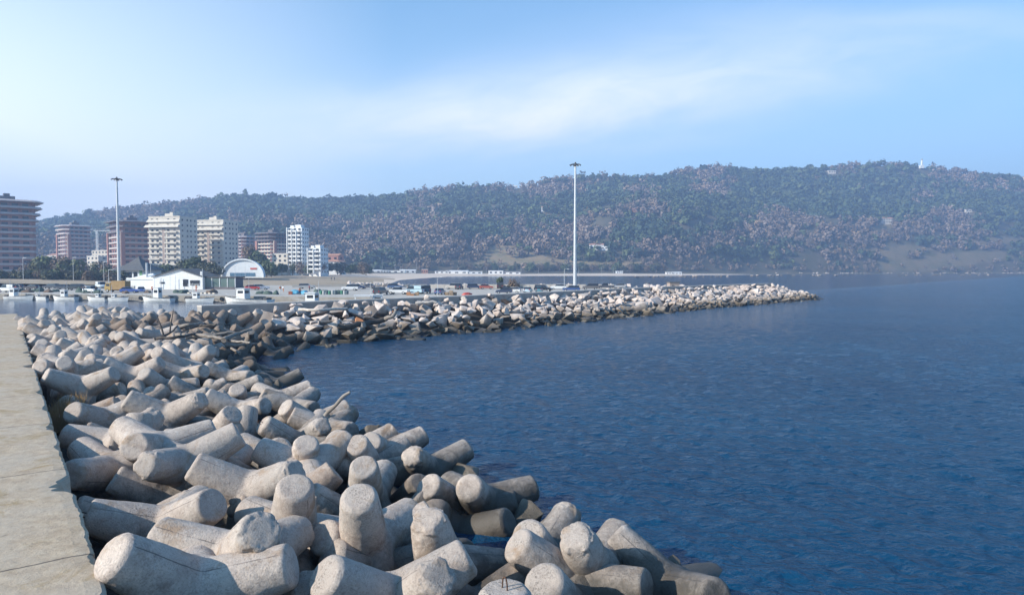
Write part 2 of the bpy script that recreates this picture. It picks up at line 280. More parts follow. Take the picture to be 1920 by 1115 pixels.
# sea
def build_sea():
    px=np.concatenate([np.arange(-1500,-240,30),np.arange(-240,2160,4),np.arange(2160,3400,30)]).astype(float)
    Y=[7.0]
    while Y[-1]<220: Y.append(Y[-1]*1.0065)
    while Y[-1]<6500: Y.append(Y[-1]*1.03)
    Y=np.array(Y); PX,YY=np.meshgrid(px,Y); X=(PX-CX)/F*YY; Z=np.zeros_like(X); rg=np.random.default_rng(4)
    gx=.66*YY-.75*X-62; amp=np.clip(1-gx/20,.06,1)*(1+  .22*np.sin(X*.031+YY*.013)*np.sin(YY*.042-X*.012))
    for k in range(56):
        lam=.32*(1.9/.32)**(rg.random()**1.1); kk=2*math.pi/lam; th=math.radians(235)+rg.normal()*.5; dx,dy=math.cos(th),math.sin(th)
        ph=rg.uniform(0,6.28); a=.0046*lam*rg.uniform(.6,1.3); res=np.clip(1.35-YY*.0065*2.2/lam,0,1); p=(X*dx+YY*dy)*kk+ph+.5*np.sin(X*.11*dy-YY*.13*dx+ph)
        Z+=a*res*(np.sin(p)+.22*np.sin(2*p+1))
    Z*=amp; n=len(px); m=len(Y); V=np.stack([X,YY,Z],2).reshape(-1,3); i=np.arange(n-1); j=np.arange(m-1); A=(j[:,None]*n+i[None]).ravel(); Q=np.stack([A,A+1,A+n+1,A+n],1)
    o0=len(V); V=np.concatenate([V,[(-9000,-500,-.45),(9000,-500,-.45),(9000,8000,-.45),(-9000,8000,-.45)]]); Q=np.concatenate([Q,[[o0,o0+1,o0+2,o0+3]]])
    o=bpy.data.objects.new('sea_water',np_mesh('sea_water',V,Q,M_sea,None,True)); C.objects.link(o); tag(o,'dark blue rippled sea filling the bay','water',kind='structure')
build_sea()
# walkway: a long slab with a chipped seaward edge
def build_walkway():
    V=[];Fc=[];n=0; L0,L1=-14.0,80.6; s=L0; rows=[]
    while s<L1:
        near=s<26
        chip=.05*noise.noise(Vector((s*1.1,3,0)))+.03*noise.noise(Vector((s*6,7,0)))
        k=noise.noise(Vector((s*.55,11,0))); k2=noise.noise(Vector((s*2.4,19,0)))
        if k>.05: chip-=(k-.05)*1.1*(.5+1.1*abs(k2))
        drop=.05+.10*abs(noise.noise(Vector((s*1.9,31,0))))+(.18*max(0,k-.1))
        rows.append((s,chip,drop)); s+=.09 if near else .35
    rows.append((L1,0,.05))
    prof=[]
    for s,chip,drop in rows:
        e=P0+dW*s
        pts=[(-9.2,-4),(-9.2,WZ),(-6.5,WZ),(-3.5,WZ),(-1.6,WZ),(-.8,WZ),(chip-.25+.0,WZ),(chip-.04,WZ-.015),(chip+.02,WZ-.05),(min(chip+.10,.03),WZ-drop-.06),(.03+.02*noise.noise(Vector((s*3,40,0))),WZ-drop-.26),(.02,WZ-1.0),(.02,-4)]
        for t_,z in pts: q=e+nW*t_; V.append((q.x,q.y,z))
        n=len(pts)
    m=len(rows)
    for i in range(m-1):
        for j in range(n-1): Fc.append((i*n+j,i*n+j+1,(i+1)*n+j+1,(i+1)*n+j))
    Fc.append(tuple(range((m-1)*n,m*n)))
    o=mk('walkway',V,Fc,M_walk); bm=bmesh.new(); bm.from_mesh(o.data); bmesh.ops.recalc_face_normals(bm,faces=bm.faces)
    bm.to_mesh(o.data); bm.free(); tag(o,'weathered concrete breakwater walkway with a crumbling edge','walkway',kind='structure')
build_walkway()
SHORE=[(30,-10),(12,8),(4,15.5),(0.6,20),(-1.9,24.5),(-6,31),(-9.9,36),(-13,40),(-18.5,49.7),(-20,61),(-17,66),(-14,69)]
def inside(x,y,poly):
    c=False; n=len(poly)
    for i in range(n):
        x1,y1=poly[i]; x2,y2=poly[(i+1)%n]
        if (y1>y)!=(y2>y) and x<(x2-x1)*(y-y1)/(y2-y1)+x1: c=not c
    return c
def pl_dist(x,y,poly):
    b=1e9; sg=1
    for (ax,ay),(bx,by) in zip(poly[:-1],poly[1:]):
        ux,uy=bx-ax,by-ay; t=max(0,min(1,((x-ax)*ux+(y-ay)*uy)/(ux*ux+uy*uy))); dx,dy=x-ax-t*ux,y-ay-t*uy; d=math.hypot(dx,dy)
        if d<b-1e-9: b=d; sg=1 if ux*(y-ay)-uy*(x-ax)>=0 else -1
    return b*sg
# rubble core under the armour units
def build_core():
    nx,ny=110,110; xs=[-70+i*100/(nx-1) for i in range(nx)]; ys=[-6+i*92/(ny-1) for i in range(ny)]; V=[];Fc=[]
    for y in ys:
        for x in xs:
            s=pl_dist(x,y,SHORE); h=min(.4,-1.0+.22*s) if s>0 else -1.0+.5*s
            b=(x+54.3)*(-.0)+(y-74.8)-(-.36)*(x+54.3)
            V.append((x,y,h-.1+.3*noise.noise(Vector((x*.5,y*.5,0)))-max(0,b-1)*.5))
    for j in range(ny-1):
        for i in range(nx-1):
            a=j*nx+i; x,y=xs[i],ys[j]
            if (Vector((x,y))-P0).dot(nW)<-2 or max(V[a][2],V[a+1][2],V[a+nx][2])<-1.5: continue
            Fc.append((a,a+1,a+nx+1,a+nx))
    o=mk('rubble_ground',V,Fc,M_mound); tag(o,'dark rubble core between the concrete tetrapods','ground',kind='structure')
build_core()
# seawall on the right-hand breakwater
WALL=[(-29.7,65.2),(-28.9,66.0),(-6.9,87.7),(28.9,132.0),(63.3,167.0)]
WT=[3.75,3.75,3.8,3.85,3.8]
def wall_pt(s):
    for i,((ax,ay),(bx,by)) in enumerate(zip(WALL[:-1],WALL[1:])):
        l=math.hypot(bx-ax,by-ay)
        if s<=l or i==len(WALL)-2:
            f=s/l; d=Vector(((bx-ax)/l,(by-ay)/l)); return Vector((ax+(bx-ax)*f,ay+(by-ay)*f)),d,Vector((d.y,-d.x)),WT[i]+(WT[i+1]-WT[i])*f
        s-=l
WL=sum(math.hypot(b[0]-a[0],b[1]-a[1]) for a,b in zip(WALL[:-1],WALL[1:]))
def sweep(prof,s0,s1,step,name,mat,parent=None):
    V=[];Fc=[];n=len(prof);m=max(2,int((s1-s0)/step)+1)
    for i in range(m):
        p,d,nn,zt=wall_pt(s0+(s1-s0)*i/(m-1))
        for t_,z in prof: q=p+nn*t_; V.append((q.x,q.y,zt+z))
    for i in range(m-1):
        for j in range(n): Fc.append((i*n+j,i*n+(j+1)%n,(i+1)*n+(j+1)%n,(i+1)*n+j))
    Fc+= [tuple(range(n-1,-1,-1)),tuple(range((m-1)*n,m*n))]
    o=mk(name,V,Fc,mat,parent); bm=bmesh.new(); bm.from_mesh(o.data); bmesh.ops.recalc_face_normals(bm,faces=bm.faces); bm.to_mesh(o.data); bm.free(); return o
sw=empty('seawall',(0,0,0)); tag(sw,'long low grey concrete seawall behind the pale boulders','wall')
sweep([(0,-.16),(0,-4.5),(-1.1,-4.5),(-1.1,-.16)],0,WL,2.0,'wall_face',M_wall,sw)
M_cope=noisy('coping',(.42,.385,.35),(.50,.46,.42),.9,.9,.3,.03,'World')
sweep([(.05,-.162),(.05,0),(-1.15,0),(-1.15,-.162)],0,WL,2.0,'coping',M_cope,sw)
# steps up the sea side of the wall at photo x 703
def wall_s(px):
    best=None
    for i in range(0,int(WL*4)):
        p,d,nn,z=wall_pt(i/4); e=abs(p.x/p.y*F+CX-px)
        if best is None or e<best[0]: best=(e,i/4)
    return best[1]
ps,pd,pn,pz=wall_pt(wall_s(703)); b=MB(); ang=math.atan2(pd.y,pd.x)
for k in range(5): q=ps+pn*(.16+.12*k); b.box(q.x,q.y,pz-.25-.16*k-1.0,1.1,.24,.5*(1)+1.5-.02*k,ang)
o=b.build('wall_stairs',M_cope); tag(o,'pale concrete steps against the seawall face','steps')
# rubble core below the boulders
SEAOFF=lambda s: 9.3+1.6*min(1,max(0,(s-20)/70))
V=[];Fc=[];m=110
for i in range(m):
    s=-6+(WL+6)*i/(m-1); p,d,nn,zt=wall_pt(max(s,0)); p=p+d*min(s,0)
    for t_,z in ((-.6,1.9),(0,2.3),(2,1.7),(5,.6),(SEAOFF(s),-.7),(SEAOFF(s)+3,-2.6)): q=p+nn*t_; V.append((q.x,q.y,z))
for i in range(m-1):
    for j in range(5): Fc.append((i*6+j,i*6+j+1,(i+1)*6+j+1,(i+1)*6+j))
b0=len(V); p,d,nn,zt=wall_pt(WL); R_=SEAOFF(WL)
for i in range(14):
    a=math.pi*i/13; dr=nn*math.cos(a)+d*math.sin(a)*1.7
    for r,z in ((0.2,2.4),(3,1.6),(6,.4),(R_,-.9),(R_+3,-2.6)): q=p+dr*r; V.append((q.x,q.y,z))
for i in range(13):
    for j in range(4): Fc.append((b0+i*5+j,b0+i*5+j+1,b0+(i+1)*5+j+1,b0+(i+1)*5+j))
tag(mk('breakwater_ground',V,Fc,M_mound),'dark rubble core under the pale boulders','ground',kind='structure')
# quay and parking apron
APR=[(-420,240),(-123,164.6),(30,126.5),(31,132.5),(62.5,165),(58,188),(44,211),(-22,211),(-52,236),(-110,262),(-420,350)]
AZ=1.4
bm=bmesh.new(); vs=[bm.verts.new((x,y,AZ)) for x,y in APR]; f=bm.faces.new(vs); r=bmesh.ops.extrude_face_region(bm,geom=[f])
bmesh.ops.translate(bm,verts=[g for g in r['geom'] if isinstance(g,bmesh.types.BMVert)],vec=(0,0,-4)); bmesh.ops.recalc_face_normals(bm,faces=bm.faces)
me=bpy.data.meshes.new('quay_apron'); bm.to_mesh(me); bm.free(); me.materials.append(M_apron); me.materials.append(M_quay)
for p in me.polygons:
    if abs(p.normal.z)<.5: p.material_index=1
o=bpy.data.objects.new('quay_ground',me); C.objects.link(o); tag(o,'pale concrete quay and car park beside the harbour','ground',kind='structure')
# coast land with the bay beach: height rises away from the water line
COAST=[(-46,214),(-52,250),(-60,330),(-77,470),(-72,560),(-63,705),(24,765),(150,760),(392,1010),(542,1084),(864,1150),(1300,1180),(2200,1200)]
def coast_z(x,y):
    d=pl_dist(x,y,COAST); z=d*.05 if d<0 else min(d*.055,1.3)
    if d>24: z+=min((d-24)*.02,2.6)
    return z
def build_land():
    pxs=list(range(-700,2500,20)); Ys=[214,218,224,232,240,250,262,275,290,310,330,352,376,400,430,460,500,540,580,620,660,690,720,750,780,810,840,880,920,960,1000,1040,1080,1120,1160,1200,1240]
    V=[(px2x(px,Y),Y,coast_z(px2x(px,Y),Y)-(.16 if Y<300 and coast_z(px2x(px,Y),Y)>1 else 0)) for Y in Ys for px in pxs]; n=len(pxs); A=[];B=[]
    for j in range(len(Ys)-1):
        for i in range(n-1):
            a=j*n+i; q=(a,a+1,a+n+1,a+n)
            if max(V[k][2] for k in q)<-.6: continue
            cx=sum(V[k][0] for k in q)/4; cy=sum(V[k][1] for k in q)/4; d=pl_dist(cx,cy,COAST)
            (B if (d<95 and cx>-330 and cy>505) or d<7 else A).append(q)
    for name,L,mat,lb in (('land_ground',A,M_land,'flat brown scrub land behind the harbour'),('beach',B,M_sand,'pale sand beach along the far side of the bay')):
        o=mk(name,V,L,mat,smooth=True); bm=bmesh.new(); bm.from_mesh(o.data); bmesh.ops.delete(bm,geom=[v for v in bm.verts if not v.link_faces],context='VERTS'); bm.to_mesh(o.data); bm.free()
        tag(o,lb,'ground' if name!='beach' else 'beach',kind='structure')
build_land()
# ---------------------------------------------------------------- hill
def interp(x,T): return float(np.interp(x,[a for a,_ in T],[b for _,b in T]))
RIDGE=[(-500,470),(-100,440),(20,428),(60,418),(110,408),(180,398),(250,388),(340,378),(400,371),(440,365),(500,367),(560,372),(600,374),(650,370),(700,368),(760,360),(800,357),(860,350),(930,347),(1000,345),(1040,334),(1080,331),(1130,328),(1200,330),(1260,322),(1300,315),(1370,314),(1450,318),(1550,312),(1640,306),(1700,305),(1760,314),(1850,326),(1920,333),(2100,348),(2400,370)]
YRT=[(-500,1250),(100,1350),(700,1400),(1100,1400),(1700,1520),(2400,1550)]
YFT=[(-500,700),(400,740),(700,800),(900,865),(1200,890),(1450,1020),(1650,1090),(1920,1165),(2400,1220)]
ZFT=[(-500,5.2),(1100,5.0),(1300,4.2),(1450,2.5),(1600,1.2),(2400,1)]
def hill_z(px,Y):
    Yr,Yf,zf=interp(px,YRT),interp(px,YFT),interp(px,ZFT); zr=z_at(interp(px,RIDGE),Yr)-8.5
    s=(Y-Yf)/(Yr-Yf)
    if s<=0: return zf+s*30
    x=px2x(px,Y); sp=noise.fractal(Vector((px*.0052,Y*.0016,2.0)),1,2,4)
    if s<1:
        w=math.sin(math.pi*s); return zf+(zr-zf)*(s**1.05*(1-.28*w)+.20*w)*(1+.0)+sp*w*.16*(zr-zf)+2.5*w*noise.noise(Vector((x*.02,Y*.02,5)))
    return zr-(s-1)**1.3*130+0*sp
def proj_y(z,Y): return 505-(z-CAMZ)/Y*F
FIELDS=[[(885,502),(912,470),(932,457),(965,462),(1010,477),(1060,486),(1110,489),(1205,492),(1215,499),(1060,500),(1000,502)],
 [(1640,500),(1652,478),(1680,470),(1705,476),(1700,488),(1730,482),(1760,475),(1800,470),(1880,470),(1900,486),(1800,500),(1720,508),(1660,508)],
 [(1572,470),(1700,461),(1752,462),(1745,470),(1640,476)],[(1640,420),(1668,416),(1676,426),(1650,429)],[(1795,452),(1870,444),(1930,446),(1930,456),(1860,458)],[(1535,323),(1575,322),(1575,330),(1535,331)]]
def bare(px,py): return any(inside(px,py,f) for f in FIELDS)
def hill_hit(px,py):
    """distance at which the sight line through the photo pixel meets the hill"""
    Y=interp(px,YFT)
    while Y<1700:
        if proj_y(hill_z(px,Y),Y)<=py: return Y
        Y+=2
    return None
HPX=np.arange(-440,2440,8); HS=np.concatenate([[-.12,-.04],np.linspace(0,1,52),[1.04,1.1,1.2,1.35,1.6]])
HV=[];HC=[]
for s in HS:
    for px in HPX:
        Yr,Yf=interp(px,YRT),interp(px,YFT); Y=Yf+(Yr-Yf)*s; z=hill_z(px,Y); HV.append((px2x(px,Y),Y,z)); HC.append((1.0 if px<1300 else .45) if bare(px,proj_y(z,Y)) else 0.0)
n=len(HPX); Q=np.array([(j*n+i,j*n+i+1,(j+1)*n+i+1,(j+1)*n+i) for j in range(len(HS)-1) for i in range(n-1)])
hc=np.array(HC); me=np_mesh('hill',np.array(HV),Q,M_hill,np.stack([hc,hc,hc,np.ones_like(hc)],1),True)
o=bpy.data.objects.new('hill',me); C.objects.link(o); tag(o,'long wooded hill rising behind the bay','hill',kind='structure')
HZ=np.array(HV)[:,2].reshape(len(HS),n)
def hz_fast(px,s):
    i=np.clip((px-HPX[0])/8,0,HZ.shape[1]-1.001); j=np.interp(s,HS,np.arange(len(HS))); j=np.clip(j,0,len(HS)-1.001)
    i0=i.astype(int); j0=j.astype(int); a=i-i0; b=j-j0
    return HZ[j0,i0]*(1-a)*(1-b)+HZ[j0,i0+1]*a*(1-b)+HZ[j0+1,i0]*(1-a)*b+HZ[j0+1,i0+1]*a*b
def leaf_quads(cen,rad,hgt,cols,nq,size,flat=.35,rng=RNG):
    """cen (N,3) crown centres; returns verts, quads, colours for nq leaf clumps per crown"""
    N=len(cen); d=rng.normal(size=(N,nq,3)); d/=np.linalg.norm(d,axis=2,keepdims=True); r=rng.uniform(.55,1,(N,nq,1))**.6
    lump=1+.28*np.sin(d[...,0:1]*4+cen[:,None,0:1])*np.cos(d[...,1:2]*5+cen[:,None,1:2])
    p=cen[:,None]+d*r*lump*np.stack([rad,rad,hgt],1)[:,None]
    nrm=d+rng.normal(size=d.shape)*.5; nrm[...,2]+=.25; nrm/=np.linalg.norm(nrm,axis=2,keepdims=True)
    a=np.cross(nrm,rng.normal(size=d.shape)); a/=np.linalg.norm(a,axis=2,keepdims=True); b=np.cross(nrm,a)
    sz=(np.asarray(size).reshape(-1,1,1)*rng.uniform(.6,1.25,(N,nq,1)))
    a=a*sz; b=b*sz*rng.uniform(.5,1,(N,nq,1))
    V=np.stack([p-a-b*.6,p+a*.7-b,p+a+b*.7,p-a*.6+b],2).reshape(-1,3)
    cc=cols[:,None]*rng.uniform(.88,1.12,(N,nq,1)); cc=np.repeat(cc.reshape(-1,3),4,0)
    return V,np.arange(N*nq*4).reshape(-1,4),np.concatenate([cc,np.ones((len(cc),1))],1)
def build_forest():
    N=52000; px=RNG.uniform(-300,2250,N); s=RNG.uniform(0.0,1.03,N)**.95
    Yr=np.interp(px,*zip(*YRT)); Yf=np.interp(px,*zip(*YFT)); Y=Yf+(Yr-Yf)*s
    keep=RNG.random(N)<((Yr-Yf)/600*Y/1300*.62); px,s,Y=px[keep],s[keep],Y[keep]; z=hz_fast(px,s); X=(px-CX)/F*Y; py=505-(z+4-CAMZ)/Y*F
    k=np.array([not bare(a,b+3) for a,b in zip(px,py)])|(RNG.random(len(px))<.10)
    # clearings and bare terraces
    cl=np.array([noise.fractal(Vector((a*.011,b*.030,9)),1,2,3) for a,b in zip(px,py)]); k&=~((cl>.50)&(py>380))
    for (qx,qy,w,h) in KEEP: k&=~((np.abs(px-qx)<w)&(py<qy+h+1)&(py>qy-3))
    px,s,X,Y,z,py=[q[k] for q in (px,s,X,Y,z,py)]; N=len(px)
    ty=np.array([noise.fractal(Vector((a*.0065,b*.022,4)),1,2,3) for a,b in zip(px,py)])+RNG.normal(size=N)*.13
    low=np.clip((py-400)/90,0,1); brown=(ty+low*.42-.10*(px>1250)*(1-low)-.02)>.08
    ev=np.array([[.038,.062,.030],[.055,.085,.034],[.085,.11,.040],[.034,.062,.040]])[RNG.integers(0,4,N)]
    br=np.array([[.20,.145,.115],[.245,.175,.135],[.17,.13,.11],[.23,.18,.15],[.24,.165,.10]])[RNG.integers(0,5,N)]
    col=np.where(brown[:,None],br,ev); rad=RNG.uniform(3.0,5.6,N)*np.where(RNG.random(N)<.15,1.6,1.)*np.where(brown,.9,1); hg=rad*np.where(brown,RNG.uniform(.9,1.35,N),RNG.uniform(.6,1.05,N))
    col=col*(1+.45*np.array([noise.noise(Vector((a*.02,b*.06,14))) for a,b in zip(px,py)]))[:,None]; sc=np.where(s<.06,.6,1.); rad*=sc; hg*=sc; cen=np.stack([X,Y,z+hg*.85+RNG.uniform(.4,2.6,N)*sc],1)
    A=~brown
    for m_,name,lb,nq,sz in ((A,'evergreen_forest','dark evergreen wood covering the hillside and its ridge',34,.42),(brown,'bare_forest','leafless brown and pinkish wood on the hillside',36,.33)):
        V,Q,cc=leaf_quads(cen[m_],rad[m_],hg[m_],col[m_],nq,rad[m_]*sz); me=np_mesh(name,V,Q,M_fol,cc); o=bpy.data.objects.new(name,me); C.objects.link(o); tag(o,lb,'forest',kind='stuff')
    print('forest',N)
# places on the hill kept free for buildings (px, py of base, half width, height)
KEEP=[(975,353,16,10),(1027,398,18,9),(1145,381,16,7),(1189,398,8,7),(1122,470,19,10),(1555,325,12,6),(1655,420,17,14),(1815,398,12,6),(1917,340,8,10),(1723,312,9,14),(1240,345,1,1)]
FIT=[('A', -5.568, 11.765, 1.527, -0.207, -0.268, 0.192, -0.921), ('B', -5.311, 13.006, 1.5, 0.52, -0.04, -0.324, 0.789), ('C', -8.06, 15.776, 1.065, -0.869, -0.343, -0.096, 0.344), ('D', -12.181, 21.621, 0.84, -0.29, -0.089, 0.805, -0.51), ('E', -11.98, 20.104, 1.131, -0.514, -0.484, 0.058, 0.706), ('F', -9.574, 19.634, 1.469, 0.397, 0.796, -0.402, 0.216), ('G', -9.183, 20.619, 0.526, -0.26, 0.073, 0.043, 0.962), ('I', -9.733, 19.29, 0.432, 0.986, -0.045, -0.043, -0.157), ('J', -13.366, 22.922, 1.196, 0.084, -0.319, 0.293, 0.897), ('J2', -10.804, 20.507, 1.645, -0.153, 0.412, -0.247, 0.864), ('K', -11.392, 25.751, 0.605, 0.329, -0.049, -0.338, 0.88), ('K2', -10.601, 26.264, 0.196, -0.691, -0.266, -0.23, -0.631), ('M', -16.01, 26.549, 1.167, 0.097, -0.267, 0.21, -0.936), ('N', -13.823, 27.217, 1.205, -0.925, -0.194, -0.119, 0.305), ('N1', -16.884, 34.112, 0.312, 0.153, 0.248, -0.251, 0.923), ('P', -21.119, 33.871, 0.629, -0.372, -0.403, 0.242, 0.8), ('Q', -20.352, 32.25, 1.528, 0.213, 0.181, -0.275, 0.92), ('R', -23.055, 35.258, 1.807, 0.712, 0.36, 0.023, -0.603), ('R2', -23.366, 35.037, 1.707, -0.465, -0.81, 0.303, -0.19), ('S', -22.72, 38.633, 1.651, 0.088, -0.223, 0.259, -0.935), ('Tt', -18.647, 36.36, 0.704, -0.093, -0.347, 0.162, -0.919), ('U', -20.726, 37.306, 1.239, -0.457, -0.743, -0.31, -0.378), ('V', -18.756, 38.778, 0.997, -0.843, -0.328, -0.201, 0.378), ('W', -15.537, 37.778, 0.222, 0.122, 0.195, -0.269, 0.935), ('X', -13.685, 33.891, 0.098, -0.574, -0.022, 0.13, 0.808), ('X2', -13.817, 32.61, 0.396, -0.678, -0.42, 0.117, 0.592), ('Y', -11.64, 33.85, 0.547, -0.393, -0.827, 0.36, -0.179), ('Z', -12.443, 31.002, 0.579, 0.452, -0.569, 0.029, -0.686), ('AA', -8.48, 28.902, 0.424, -0.079, -0.134, 0.063, -0.986), ('BB', -10.473, 32.672, 0.42, -0.45, 0.503, -0.178, 0.716), ('CC', -8.277, 26.185, 0.269, -0.408, -0.278, 0.288, -0.821), ('CC2', -8.126, 26.985, 0.311, 0.48, -0.283, 0.036, -0.83), ('DD', -6.701, 21.771, 0.505, -0.712, -0.669, 0.188, -0.097), ('EE', -8.048, 22.982, 0.491, 0.136, -0.514, 0.101, -0.841), ('FF', -7.133, 18.463, 1.054, -0.879, -0.239, -0.113, 0.396), ('FF2', -6.355, 21.015, 0.885, 0.274, 0.928, -0.167, 0.191), ('GG', -5.067, 15.549, 1.044, 0.699, 0.177, -0.215, -0.659), ('HH', -3.307, 15.074, 1.003, 0.745, 0.386, -0.284, -0.464), ('II', -4.418, 18.926, -0.044, 0.398, 0.295, -0.274, 0.824), ('JJ', -3.402, 15.787, 0.494, -0.049, -0.208, 0.176, -0.961), ('KK', -2.81, 15.224, 0.241, 0.222, 0.225, -0.261, 0.912), ('LL', -1.572, 14.992, 0.525, 0.168, 0.42, -0.043, 0.891), ('MM', -2.106, 12.996, 0.612, 0.795, 0.344, -0.065, -0.495), ('NN', -2.319, 12.683, 0.791, 0.441, 0.406, -0.424, -0.679), ('OO', -1.492, 19.055, -0.398, 0.166, 0.186, -0.548, -0.798), ('PP', -1.568, 20.015, -0.021, 0.235, 0.309, -0.208, 0.898), ('QQ', 1.309, 14.675, 0.251, -0.46, -0.224, 0.261, -0.819), ('RR', -0.11, 10.25, 0.62, 0.878, 0.348, -0.328, -0.02), ('SS', 1.108, 13.897, 0.029, -0.616, -0.47, 0.389, 0.498), ('TT', 1.848, 15.071, 0.24, 0.521, 0.542, -0.312, 0.58), ('UU', 3.581, 15.126, -0.104, -0.727, -0.059, 0.262, -0.632), ('VV', 0.739, 16.292, 0.082, 0.182, -0.101, -0.018, -0.978), ('WW', -4.683, 22.767, 0.124, 0.218, 0.237, -0.28, 0.904), ('WW2', -4.826, 22.856, 0.367, -0.152, 0.217, -0.004, 0.964), ('XX', -4.211, 19.451, 0.468, 0.347, -0.158, -0.106, -0.918), ('YY', -0.883, 20.101, 0.175, -0.52, -0.361, 0.197, 0.748), ('ZZ', -2.891, 23.323, 0.135, -0.048, 0.239, -0.128, 0.961), ('a1', -7.599, 28.184, 0.4, 0.743, 0.42, 0.181, -0.489), ('a2', -5.651, 24.35, 0.403, 0.494, 0.688, -0.396, 0.354), ('a3', -4.646, 24.429, 0.397, -0.492, -0.74, 0.364, -0.279), ('a4', -18.587, 41.66, 0.437, -0.79, -0.392, -0.224, 0.415), ('a5', -22.67, 46.731, 0.505, -0.33, -0.866, 0.335, -0.17)]
